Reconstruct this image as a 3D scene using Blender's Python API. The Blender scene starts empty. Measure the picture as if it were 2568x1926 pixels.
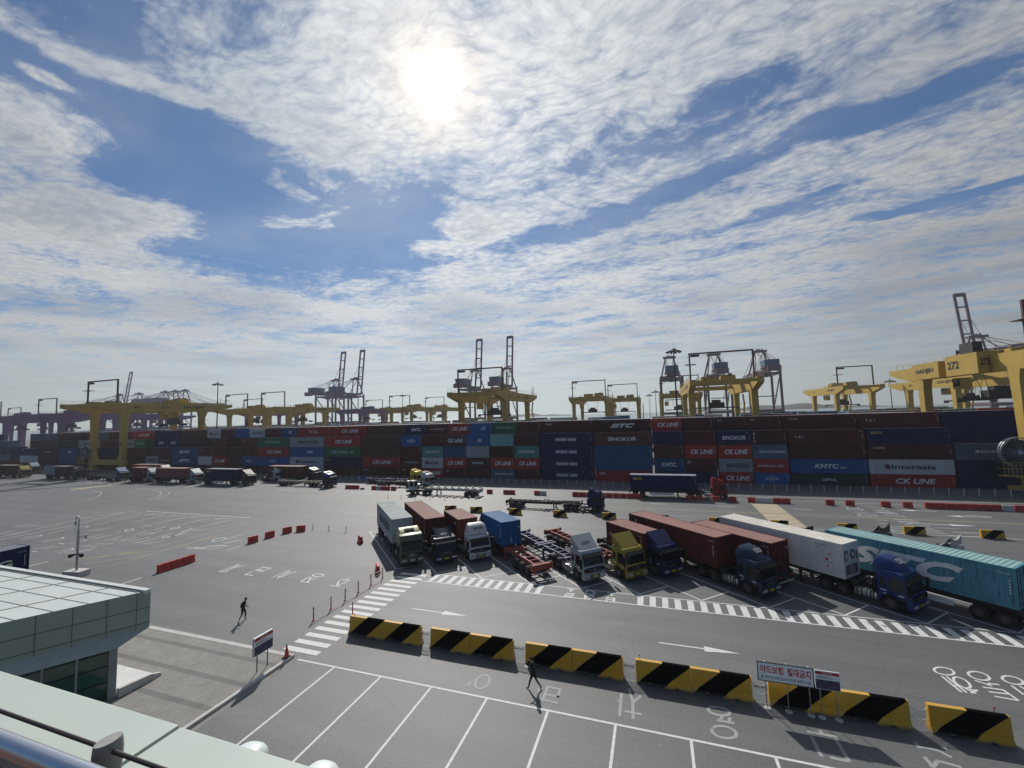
import bpy, bmesh, math, random
from mathutils import Vector, Matrix
C = bpy.context.scene
COL = C.collection
R = math.radians
# ------------------------------------------------------------------ camera
H0 = 14.98
cam_d = bpy.data.cameras.new("camera"); cam = bpy.data.objects.new("camera", cam_d); COL.objects.link(cam)
_r = Vector((0.946355, 0.321801, -0.029261)); _u = Vector((0.052555, -0.063937, 0.996569)); _f = Vector((-0.318826, 0.944646, 0.077419))
cam.matrix_world = Matrix(((_r.x, _u.x, -_f.x, 0), (_r.y, _u.y, -_f.y, 0), (_r.z, _u.z, -_f.z, H0), (0, 0, 0, 1)))
cam_d.sensor_width = 36; cam_d.lens = 14.5956; cam_d.clip_end = 40000; cam_d.clip_start = 0.05
C.camera = cam
# ------------------------------------------------------------------ exposure
C.view_settings.view_transform = 'Standard'; C.view_settings.look = 'None'
C.view_settings.gamma = 1; C.view_settings.exposure = 0.42
C.cycles.volume_step_rate = 1.0; C.cycles.max_bounces = 6; C.cycles.volume_bounces = 0
C.cycles.use_denoising = True
# ------------------------------------------------------------------ sun
SUN = Vector((-0.36126, 0.67368, 0.6447)).normalized()
sd = bpy.data.lights.new("sun", 'SUN'); sun = bpy.data.objects.new("sun", sd); COL.objects.link(sun)
sd.energy = 3.0; sd.angle = R(0.9); sd.color = (1.0, 0.955, 0.89)
sun.rotation_euler = SUN.to_track_quat('Z', 'Y').to_euler(); sun.location = (0, 0, 60)
# ------------------------------------------------------------------ node helper
class NT:
    def __init__(s, tree): s.t = tree; s.n = tree.nodes; s.l = tree.links
    def node(s, typ, **k):
        n = s.n.new(typ)
        for a, b in k.items():
            if a == 'ins':
                for i, v in b.items():
                    if hasattr(v, 'is_output'): s.l.new(v, n.inputs[i])
                    else: n.inputs[i].default_value = v
            else: setattr(n, a, b)
        return n
    def math(s, op, a, b=None, c=None, clamp=False):
        n = s.n.new('ShaderNodeMath'); n.operation = op; n.use_clamp = clamp
        for i, v in enumerate((a, b, c)):
            if v is None: continue
            if hasattr(v, 'is_output'): s.l.new(v, n.inputs[i])
            else: n.inputs[i].default_value = v
        return n.outputs[0]
    def vmath(s, op, a, b=None, out=0):
        n = s.n.new('ShaderNodeVectorMath'); n.operation = op
        for i, v in enumerate((a, b)):
            if v is None: continue
            if hasattr(v, 'is_output'): s.l.new(v, n.inputs[i])
            else: n.inputs[i].default_value = v
        return n.outputs[out]
    def ramp(s, fac, a, b, lo=0.0, hi=1.0, smooth=True):
        n = s.n.new('ShaderNodeMapRange'); n.interpolation_type = 'SMOOTHSTEP' if smooth else 'LINEAR'
        s.l.new(fac, n.inputs[0]); n.inputs[1].default_value = a; n.inputs[2].default_value = b
        n.inputs[3].default_value = lo; n.inputs[4].default_value = hi
        return n.outputs[0]
    def noise(s, vec, scale, detail=5, rough=0.55, dist=0.0, dims='3D'):
        n = s.n.new('ShaderNodeTexNoise'); n.noise_dimensions = dims
        if vec is not None: s.l.new(vec, n.inputs['Vector'])
        n.inputs['Scale'].default_value = scale; n.inputs['Detail'].default_value = detail
        n.inputs['Roughness'].default_value = rough; n.inputs['Distortion'].default_value = dist
        return n.outputs[0]
    def mix(s, fac, a, b, typ='MIX'):
        n = s.n.new('ShaderNodeMix'); n.data_type = 'RGBA'; n.blend_type = typ
        for i, v in ((0, fac), (6, a), (7, b)):
            if hasattr(v, 'is_output'): s.l.new(v, n.inputs[i])
            else: n.inputs[i].default_value = v if i == 0 else (tuple(v) + (1,) if len(v) == 3 else v)
        return n.outputs[2]
# ------------------------------------------------------------------ sky
W = bpy.data.worlds.new("World"); C.world = W; W.use_nodes = True
def build_sky():
    t = NT(W.node_tree); t.n.clear()
    tc = t.node('ShaderNodeTexCoord')
    d = tc.outputs['Generated']
    sky = t.node('ShaderNodeTexSky', sky_type='NISHITA', sun_disc=False, sun_elevation=math.asin(SUN.z),
                 sun_rotation=math.atan2(SUN.x, SUN.y), air_density=1.0, dust_density=0.25, ozone_density=2.2)
    sep = t.node('ShaderNodeSeparateXYZ', ins={0: d})
    z = t.math('MAXIMUM', sep.outputs[2], 0.012)
    px = t.math('DIVIDE', sep.outputs[0], z); py = t.math('DIVIDE', sep.outputs[1], z)
    P = t.node('ShaderNodeCombineXYZ', ins={0: px, 1: py, 2: 0.0}).outputs[0]
    wn = t.node('ShaderNodeTexNoise', noise_dimensions='3D', ins={'Vector': P, 'Scale': 2.2, 'Detail': 2.0})
    warp = t.vmath('MULTIPLY', t.vmath('SUBTRACT', wn.outputs['Color'], (0.5, 0.5, 0.5)), (0.50, 0.50, 0.0))
    Pw = t.vmath('ADD', P, warp)
    def ellipse(cx, cy, rx, ry, ang, strength):
        m = t.node('ShaderNodeMapping', vector_type='TEXTURE', ins={'Vector': Pw, 'Location': (cx, cy, 0), 'Rotation': (0, 0, R(ang)), 'Scale': (rx, ry, 1)})
        ln = t.vmath('LENGTH', m.outputs[0], out=1)
        return t.ramp(ln, 0.35, 1.3, strength, 0.0)
    acc = 0.63
    for e in ([-1.62, 0.95, .46, .55, 20, -.66], [-1.95, 1.85, 1.05, .62, -20, -.62], [-1.25, 1.78, .40, .55, 20, -.46], [-1.28, .50, .16, .2, 0, -.34], [-1.75, 1.3, .5, .4, 0, -.3],
              [0.00, 2.02, .95, .17, -22, -.50], [0.78, 1.72, .26, .12, -30, -.60], [1.42, 2.56, .55, .09, -27, -.55], [0.15, 1.50, .55, .10, -18, -.34], [3.2, 3.1, 1.6, .12, -14, -.25], [2.2, 1.9, .5, .08, -20, -.3], [.55, 2.35, .6, .06, -18, -.3],
              [-2.35, 2.75, 1.0, .15, 10, -.12], [-4.6, 1.8, 1.1, .22, 12, -.36], [-3.3, 3.6, .9, .16, 0, -.3], [-.8, 4.4, .8, .18, 0, -.25], [-.15, 1.22, .3, .08, -20, -.2], [-.85, 1.62, .3, .12, -35, -.25],
              [-1.60, 1.58, .24, .15, 30, .75], [-0.86, 1.93, .24, .24, 0, .55], [-2.50, 1.22, .85, .24, 22, .70], [-1.46, 1.32, .14, .12, 0, .70], [-1.88, 0.72, .24, .2, 0, .55], [-1.36, .66, .09, .42, -35, .60],
              [-1.58, .72, .07, .09, 0, .7], [-1.42, 1.48, .12, .08, 0, .6], [-1.2, 2.1, .2, .1, 0, .55], [-1.15, 1.35, .16, .3, -20, .45],
              [-.50, 1.10, .45, .35, 0, .20], [-1.02, 1.22, .18, .42, -30, .34], [.6, .9, 1.0, .55, 0, .16], [-2.9, 2.0, .7, .3, 30, .25]):
        acc = t.math('ADD', acc, ellipse(*e))
    acc = t.math('ADD', acc, t.ramp(t.vmath('LENGTH', P, out=1), 2.5, 3.8, 0.0, 0.13))
    acc = t.math('ADD', acc, t.ramp(sep.outputs[1], -0.25, 0.25, -0.55, 0.0))
    ms = t.node('ShaderNodeMapping', ins={'Vector': t.vmath('ADD', P, t.vmath('MULTIPLY', warp, (0.45, 0.45, 0))), 'Rotation': (0, 0, R(24)), 'Scale': (0.85, 1.25, 1)}).outputs[0]
    n1 = t.noise(ms, 2.4, 8, 0.62)
    n2 = t.noise(ms, 11.0, 9, 0.66)
    vw = t.vmath('ADD', ms, t.vmath('MULTIPLY', t.vmath('SUBTRACT', t.node('ShaderNodeTexNoise', ins={'Vector': ms, 'Scale': 14.0, 'Detail': 3.0}).outputs['Color'], (0.5, 0.5, 0.5)), (0.06, 0.06, 0)))
    def vor(scale, detail=2.0):
        n = t.node('ShaderNodeTexVoronoi', feature='F1', voronoi_dimensions='2D', normalize=True)
        t.l.new(vw, n.inputs['Vector']); n.inputs['Scale'].default_value = scale; n.inputs['Detail'].default_value = detail; n.inputs['Roughness'].default_value = 0.6
        return n.outputs[0]
    va = vor(17.0, 3.0)
    puff = t.math('SUBTRACT', 0.42, va)
    dsum = t.math('ADD', t.math('MULTIPLY', t.math('SUBTRACT', n1, 0.5), 2.1), t.math('MULTIPLY', t.math('SUBTRACT', n2, 0.5), 0.75))
    dsum = t.math('ADD', dsum, t.math('MULTIPLY', puff, 0.8))
    dens = t.math('ADD', acc, dsum)
    c1 = t.ramp(dens, 0.12, 1.08); cover = t.math('MULTIPLY', t.math('POWER', c1, 1.15), 0.98)
    veil = t.ramp(t.noise(ms, 1.3, 5, 0.6), 0.35, 0.75, 0.03, 0.22)
    cover = t.math('MAXIMUM', cover, veil)
    tsum = t.math('SUBTRACT', t.math('ADD', dens, t.math('MULTIPLY', t.math('SUBTRACT', n2, 0.5), 0.9)), t.math('MULTIPLY', puff, 1.9))
    thick = t.math('MULTIPLY', t.ramp(tsum, 0.25, 1.75), t.ramp(t.vmath('LENGTH', P, out=1), 1.6, 4.0, 1.0, 0.5))
    dt = t.node('ShaderNodeVectorMath', operation='DOT_PRODUCT', ins={0: d, 1: tuple(SUN)}).outputs['Value']
    near = t.math('POWER', t.math('MULTIPLY', t.math('ADD', dt, 1.0), 0.5), 4.0)
    bright = t.math('ADD', 1.2, t.math('MULTIPLY', near, 6.2))
    cm = t.node('ShaderNodeVectorMath', operation='SCALE', ins={0: (1.30, 1.32, 1.32), 'Scale': bright}).outputs[0]
    ck = t.node('ShaderNodeVectorMath', operation='SCALE', ins={0: (0.50, 0.59, 0.71), 'Scale': bright}).outputs[0]
    ccol = t.mix(thick, cm, ck)
    sheet = t.ramp(t.noise(P, 0.7, 3, 0.5), 0.42, 0.66, 0.0, 0.5)
    ccol = t.mix(sheet, ccol, ck)
    skyc = t.mix(1.0, sky.outputs[0], (0.36, 0.53, 0.68), 'MULTIPLY')
    base = t.mix(cover, skyc, ccol)
    hz = t.ramp(sep.outputs[2], -0.01, 0.24, 1.0, 0.0)
    hz = t.math('POWER', hz, 1.7)
    hcol = t.node('ShaderNodeVectorMath', operation='SCALE', ins={0: (0.94, 1.05, 1.05), 'Scale': t.math('ADD', 1.2, t.math('MULTIPLY', near, 8.8))}).outputs[0]
    base = t.mix(t.math('MULTIPLY', hz, 0.96), base, hcol)
    sunw = t.vmath('ADD', d, t.vmath('MULTIPLY', t.vmath('SUBTRACT', t.node('ShaderNodeTexNoise', ins={'Vector': P, 'Scale': 13.0, 'Detail': 6.0, 'Roughness': 0.65}).outputs['Color'], (0.5, 0.5, 0.5)), (0.07, 0.07, 0.07)))
    ds = t.node('ShaderNodeVectorMath', operation='DOT_PRODUCT', ins={0: t.vmath('NORMALIZE', sunw), 1: tuple(SUN)}).outputs['Value']
    d0 = t.math('MAXIMUM', dt, 0.0); dm = t.math('MAXIMUM', ds, 0.0)
    def sc(col, f): return t.node('ShaderNodeVectorMath', operation='SCALE', ins={0: col, 'Scale': f}).outputs[0]
    glow = t.vmath('ADD', sc((30.0, 29.0, 27.0), t.math('POWER', dm, 2300.0)), sc((4.6, 3.0, 1.5), t.math('POWER', dm, 330.0)))
    glow = t.vmath('ADD', glow, sc((8.0, 7.6, 7.0), t.math('POWER', d0, 1900.0)))
    glow = t.vmath('ADD', glow, sc((0.9, 0.75, 0.55), t.math('POWER', d0, 60.0)))
    base = t.vmath('ADD', base, glow)
    bg = t.node('ShaderNodeBackground', ins={'Color': base, 'Strength': 0.072})
    out = t.node('ShaderNodeOutputWorld'); t.l.new(bg.outputs[0], out.inputs[0])
build_sky()
W.cycles.sampling_method = 'MANUAL'; W.cycles.sample_map_resolution = 1024
# ------------------------------------------------------------------ tags
def tag(o, label=None, cat=None, group=None, kind=None):
    if label: o['label'] = label
    if cat: o['category'] = cat
    if group: o['group'] = group
    if kind: o['kind'] = kind
    return o
def empty(name, loc, rz=0, label=None, cat=None, group=None):
    o = bpy.data.objects.new(name, None); COL.objects.link(o); o.location = loc; o.rotation_euler = (0, 0, rz)
    o.empty_display_size = 0.3
    return tag(o, label, cat, group)
# ------------------------------------------------------------------ materials
MATS = {}
def mat(name, col, rough=0.6, metal=0.0, var=0.12, vscale=1.5, grime=0.0, gcol=(0.06, 0.045, 0.035), bump=0.0, bscale=40, coat=0.0, emit=None, streak=False, spec=0.5, alpha=None):
    if name in MATS: return MATS[name]
    m = bpy.data.materials.new(name); m.use_nodes = True; t = NT(m.node_tree); b = t.n['Principled BSDF']
    tc = t.node('ShaderNodeTexCoord').outputs['Object']
    info = t.node('ShaderNodeObjectInfo').outputs['Random']
    off = t.node('ShaderNodeCombineXYZ', ins={0: t.math('MULTIPLY', info, 37.0), 1: t.math('MULTIPLY', info, 91.0), 2: 0.0}).outputs[0]
    v = t.vmath('ADD', tc, off)
    n = t.noise(v, vscale, 6, 0.6)
    f = t.ramp(n, 0.25, 0.75, 1 - var, 1 + var, False)
    hv = t.math('ADD', f, t.math('MULTIPLY', t.math('SUBTRACT', info, 0.5), var * 0.8))
    c = t.node('ShaderNodeVectorMath', operation='SCALE', ins={0: tuple(col), 'Scale': hv}).outputs[0]
    if grime > 0:
        mp = t.node('ShaderNodeMapping', ins={'Vector': v, 'Scale': (3.2, 3.2, 0.35) if streak else (1, 1, 1)}).outputs[0]
        g = t.noise(mp, 1.6, 8, 0.68)
        g2 = t.noise(v, 9.0, 4, 0.6)
        gm = t.math('MULTIPLY', t.ramp(g, 0.52, 0.78), grime, clamp=True)
        gm = t.math('ADD', gm, t.math('MULTIPLY', t.ramp(g2, 0.66, 0.74), grime * 0.7), clamp=True)
        c = t.mix(gm, c, gcol)
    t.l.new(c, b.inputs['Base Color'])
    b.inputs['Roughness'].default_value = rough; b.inputs['Metallic'].default_value = metal
    b.inputs['Specular IOR Level'].default_value = spec
    if coat: b.inputs['Coat Weight'].default_value = coat; b.inputs['Coat Roughness'].default_value = 0.12
    if bump:
        bp = t.node('ShaderNodeBump', ins={'Strength': bump, 'Distance': 0.02, 'Height': t.noise(v, bscale, 4, 0.6)})
        t.l.new(bp.outputs[0], b.inputs['Normal'])
    if alpha is not None: b.inputs['Alpha'].default_value = alpha
    MATS[name] = m
    return m
def cont(name, col, rough=0.6, grime=0.35): return mat('paint_' + name, tuple(0.62 * c for c in col), rough, 0.0, 0.16, 0.8, grime, (0.040, 0.026, 0.022), 0, streak=True, spec=0.10)
CC = {
 'R': cont('signal_red', (0.58, 0.055, 0.04)), 'M': cont('maroon', (0.145, 0.028, 0.030)), 'BR': cont('brown', (0.150, 0.060, 0.045)),
 'DM': cont('dark_maroon', (0.10, 0.03, 0.032)), 'N': cont('navy', (0.005, 0.022, 0.115)), 'B': cont('blue', (0.02, 0.16, 0.46)),
 'B2': cont('mid_blue', (0.015, 0.14, 0.31)), 'G': cont('green', (0.02, 0.24, 0.10)), 'DG': cont('dark_green', (0.02, 0.075, 0.06)), 'W': cont('light_grey', (0.85, 0.88, 0.86)),
 'GY': cont('grey', (0.50, 0.55, 0.55)), 'T': cont('teal', (0.13, 0.40, 0.36)), 'TL': cont('pale_teal', (0.28, 0.62, 0.58)), 'S': cont('slate', (0.13, 0.22, 0.28)),
 'SB': cont('sky_blue', (0.16, 0.45, 0.57), grime=1.5), 'RW': cont('reefer_white', (1.15, 1.13, 1.06), grime=0.22), 'RB': cont('red_brown', (0.17, 0.042, 0.035), grime=0.4),
 'PK': cont('salmon', (0.36, 0.13, 0.11)), 'LG': cont('pale_grey_green', (0.62, 0.68, 0.68), grime=0.35),
}
ROOF = {k: cont('roof_' + k, c, grime=0.3) for k, c in {'RB': (0.60, 0.34, 0.29), 'SB': (0.42, 0.66, 0.64), 'RW': (1.2, 1.15, 1.0), 'LG': (0.75, 0.80, 0.77), 'B': (0.20, 0.36, 0.62), 'N': (0.35, 0.38, 0.45), 'PK': (0.62, 0.40, 0.34)}.items()}  # roof copies of the paints, lightened for sun glare as well as fading
ROOFD = cont('roof_faded', (0.42, 0.36, 0.34), grime=0.5)  # default roof tone, with glare and fading both put into the colour
CNAME = {'R': 'red', 'M': 'maroon', 'BR': 'brown', 'DM': 'dark maroon', 'N': 'navy blue', 'B': 'blue', 'B2': 'mid blue', 'G': 'green', 'DG': 'dark green', 'W': 'light grey',
         'GY': 'grey', 'T': 'teal', 'TL': 'pale teal', 'S': 'slate grey', 'SB': 'sky blue', 'RW': 'white', 'RB': 'red brown', 'PK': 'salmon', 'LG': 'pale grey'}
black = mat('black_plastic', (0.007, 0.007, 0.008), 0.6, 0, 0.2, spec=0.2)
rubber = mat('rubber', (0.016, 0.016, 0.017), 0.85, 0, 0.25, 6)
rimm = mat('wheel_metal', (0.13, 0.13, 0.135), 0.5, 0.4, 0.25, 5, 0.4)
glass = mat('dark_glass', (0.004, 0.007, 0.008), 0.10, 0, 0.05, spec=0.35)
chassis_m = mat('chassis_black', (0.035, 0.035, 0.038), 0.7, 0.2, 0.3, 4, 0.5, (0.09, 0.07, 0.05))
alu = mat('aluminium', (0.55, 0.56, 0.57), 0.32, 0.85, 0.15, 5)
lampg = mat('headlamp_glass', (0.55, 0.58, 0.60), 0.12, 0.3, 0.05)
amber = mat('amber_lamp', (0.75, 0.22, 0.02), 0.3)
redlamp = mat('tail_lamp_red', (0.45, 0.02, 0.02), 0.3)
plate_y = mat('plate_yellow', (0.75, 0.50, 0.03), 0.5, var=0.05); plate_w = mat('plate_white', (0.75, 0.75, 0.72), 0.5, var=0.05)
white_l = mat('letter_white', (0.80, 0.80, 0.78), 0.6, var=0.12, vscale=4, grime=0.25, gcol=(0.3, 0.25, 0.22))
black_l = mat('letter_black', (0.015, 0.016, 0.02), 0.6); yellow_l = mat('letter_yellow', (0.65, 0.55, 0.10), 0.6)
navy_l = mat('letter_navy', (0.01, 0.02, 0.09), 0.6); red_l = mat('letter_red', (0.55, 0.015, 0.035), 0.6); purple_l = mat('letter_violet', (0.20, 0.18, 0.42), 0.6)
green_l = mat('letter_pale_green', (0.45, 0.62, 0.50), 0.6)
steel = mat('galvanised_steel', (0.42, 0.44, 0.45), 0.45, 0.6, 0.2, 6)
def carpaint(name, col, metal=0.0): return mat('cab_' + name, col, 0.36, metal, 0.06, 1.2, 0.12, (0.06, 0.05, 0.04), coat=0.10, spec=0.25)
TP = {'green': carpaint('olive_green', (0.10, 0.125, 0.07), 0.3), 'darkblue': carpaint('dark_blue', (0.012, 0.018, 0.045)), 'white': carpaint('white', (0.55, 0.56, 0.55)),
      'silver': carpaint('silver', (0.36, 0.39, 0.41), 0.35), 'yellow': carpaint('yellow', (0.30, 0.225, 0.03)), 'navy': carpaint('navy', (0.008, 0.017, 0.085)),
      'teal': carpaint('blue_grey', (0.010, 0.026, 0.06)), 'blue': carpaint('royal_blue', (0.010, 0.035, 0.14)), 'red': carpaint('red', (0.22, 0.010, 0.018)), 'bright': carpaint('bright_yellow', (0.72, 0.50, 0.02)),
      'black': carpaint('black', (0.018, 0.02, 0.024)), 'greyblue': carpaint('grey_blue', (0.26, 0.33, 0.38)), 'maroonb': carpaint('maroon_black', (0.05, 0.02, 0.025)), 'midblue': carpaint('mid_blue', (0.03, 0.11, 0.24))}
# ------------------------------------------------------------------ mesh builder
class MB:
    def __init__(s): s.v = []; s.f = []; s.m = []
    def add(s, vs, fs, mi=0):
        o = len(s.v); s.v += [tuple(x) for x in vs]
        for f in fs: s.f.append([i + o for i in f]); s.m.append(mi)
    def box(s, x0, x1, y0, y1, z0, z1, mi=0):
        s.add([(x0,y0,z0),(x1,y0,z0),(x1,y1,z0),(x0,y1,z0),(x0,y0,z1),(x1,y0,z1),(x1,y1,z1),(x0,y1,z1)],
              [(0,3,2,1),(4,5,6,7),(0,1,5,4),(1,2,6,5),(2,3,7,6),(3,0,4,7)], mi)
    def beam(s, p, q, w, h=None, mi=0, up=(0, 0, 1)):
        p = Vector(p); q = Vector(q); h = h or w; d = (q - p).normalized(); up = Vector(up)
        if abs(d.dot(up)) > 0.98: up = Vector((1, 0, 0))
        a = d.cross(up).normalized(); b = a.cross(d).normalized(); a = a * w / 2; b = b * h / 2
        s.add([p-a-b, p+a-b, p+a+b, p-a+b, q-a-b, q+a-b, q+a+b, q-a+b], [(3,2,1,0),(4,5,6,7),(0,1,5,4),(1,2,6,5),(2,3,7,6),(3,0,4,7)], mi)
    def taper(s, p, q, w0, h0, w1, h1, mi=0, up=(0, 1, 0)):
        p = Vector(p); q = Vector(q); d = (q - p).normalized(); up = Vector(up)
        a = d.cross(up).normalized(); b = a.cross(d).normalized()
        s.add([p-a*w0/2-b*h0/2, p+a*w0/2-b*h0/2, p+a*w0/2+b*h0/2, p-a*w0/2+b*h0/2, q-a*w1/2-b*h1/2, q+a*w1/2-b*h1/2, q+a*w1/2+b*h1/2, q-a*w1/2+b*h1/2],
              [(3,2,1,0),(4,5,6,7),(0,1,5,4),(1,2,6,5),(2,3,7,6),(3,0,4,7)], mi)
    def cyl(s, p, q, r0, r1=None, n=12, mi=0, cap=True):
        p = Vector(p); q = Vector(q); r1 = r0 if r1 is None else r1; d = (q - p).normalized()
        a = d.orthogonal().normalized(); b = d.cross(a)
        vs = []
        for c, r in ((p, r0), (q, r1)):
            for i in range(n):
                t = 2 * math.pi * i / n; vs.append(c + (a * math.cos(t) + b * math.sin(t)) * r)
        fs = [(i, (i + 1) % n, n + (i + 1) % n, n + i) for i in range(n)]
        if cap: fs += [tuple(range(n - 1, -1, -1)), tuple(range(n, 2 * n))]
        s.add(vs, fs, mi)
    def tube(s, pts, r, n=6, mi=0):
        for a, b in zip(pts, pts[1:]): s.cyl(a, b, r, r, n, mi)
    def prism(s, poly, a0, a1, axis='y', mi=0):
        """poly in (x,z) for axis y, (y,z) for axis x, (x,y) for axis z"""
        n = len(poly)
        def P(p, a): return {'y': (p[0], a, p[1]), 'x': (a, p[0], p[1]), 'z': (p[0], p[1], a)}[axis]
        s.add([P(p, a0) for p in poly] + [P(p, a1) for p in poly], [tuple(range(n)), tuple(range(2 * n - 1, n - 1, -1))] + [(i, i + n, (i + 1) % n + n, (i + 1) % n) for i in range(n)], mi)
    def stroke(s, pts, w, z, mi=0):
        """flat painted stroke"""
        P = [Vector((a, b)) for a, b in pts]
        if len(P) < 2: return
        closed = (P[0] - P[-1]).length < 0.02 and len(P) > 3
        L = []; Rr = []
        n = len(P)
        for i in range(n):
            if closed: a = P[(i - 1) % (n - 1)]; b = P[(i + 1) % (n - 1)]
            else: a = P[max(i - 1, 0)]; b = P[min(i + 1, n - 1)]
            d0 = (P[i] - a) if (P[i] - a).length > 1e-6 else (b - P[i]); d1 = (b - P[i]) if (b - P[i]).length > 1e-6 else d0
            d0.normalize(); d1.normalize(); t = d0 + d1
            if t.length < 0.3: t = d1.copy()
            t.normalize(); nn = Vector((-t.y, t.x)); k = max(0.55, abs(nn.dot(Vector((-d1.y, d1.x)))))
            L.append(P[i] + nn * w / 2 / k); Rr.append(P[i] - nn * w / 2 / k)
        s.add([(p.x, p.y, z) for p in L] + [(p.x, p.y, z) for p in Rr], [(i, n + i, n + i + 1, i + 1) for i in range(n - 1)], mi)
    def mesh(s, name, mats, smooth=False, bevel=0, fixn=True):
        me = bpy.data.meshes.new(name); me.from_pydata(s.v, [], s.f)
        for m in mats: me.materials.append(m)
        me.polygons.foreach_set('material_index', s.m)
        if fixn or bevel:
            bm = bmesh.new(); bm.from_mesh(me)
            if bevel:
                es = [e for e in bm.edges if len(e.link_faces) == 2 and e.calc_face_angle(0) > 0.5]
                bmesh.ops.bevel(bm, geom=es, offset=bevel, segments=2, affect='EDGES', profile=0.6)
            if fixn: bmesh.ops.recalc_face_normals(bm, faces=bm.faces)
            bm.to_mesh(me); bm.free()
        if smooth:
            me.polygons.foreach_set('use_smooth', [True] * len(me.polygons))
            try: me.set_sharp_from_angle(angle=R(38))
            except Exception: pass
        return me
def put(name, me, parent=None, loc=(0, 0, 0), rz=0, mats=None):
    o = bpy.data.objects.new(name, me); COL.objects.link(o); o.location = loc; o.rotation_euler = (0, 0, rz)
    if parent: o.parent = parent
    if mats:
        for i, m in mats.items():
            o.material_slots[i].link = 'OBJECT'; o.material_slots[i].material = m
    return o
MC = {}
def cached(key, fn):
    if key not in MC: MC[key] = fn()
    return MC[key]
# ------------------------------------------------------------------ text
TXT = {}
def text_geo(s, bold=0.0, shear=0.0, outline=False, space=1.0):
    k = (s, bold, shear, space)
    if k not in TXT:
        cu = bpy.data.curves.new('txt', 'FONT'); cu.body = s; cu.size = 1; cu.offset = bold; cu.shear = shear; cu.space_character = space
        cu.resolution_u = 3; cu.align_x = 'LEFT'
        ob = bpy.data.objects.new('txt', cu); COL.objects.link(ob)
        bpy.context.view_layer.update()
        me = bpy.data.meshes.new_from_object(ob.evaluated_get(bpy.context.evaluated_depsgraph_get()))
        vs = [(v.co.x, v.co.y) for v in me.vertices]; fs = [tuple(p.vertices) for p in me.polygons]
        bpy.data.objects.remove(ob); bpy.data.curves.remove(cu); bpy.data.meshes.remove(me)
        x0 = min(v[0] for v in vs); x1 = max(v[0] for v in vs); y0 = min(v[1] for v in vs); y1 = max(v[1] for v in vs)
        TXT[k] = ([((v[0] - x0) / (x1 - x0), (v[1] - y0) / (y1 - y0)) for v in vs], fs, (x1 - x0) / (y1 - y0))
    return TXT[k]
def add_text(mb, s, O, X, Y, w, h, mi, bold=0.0, shear=0.0, space=1.0):
    """text fills the box O + X*w, O + Y*h (centre at O)"""
    vs, fs, ar = text_geo(s, bold, shear, space=space)
    if w is None: w = h * ar
    O = Vector(O); X = Vector(X); Y = Vector(Y)
    mb.add([O + X * (v[0] - .5) * w + Y * (v[1] - .5) * h for v in vs], fs, mi)
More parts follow.
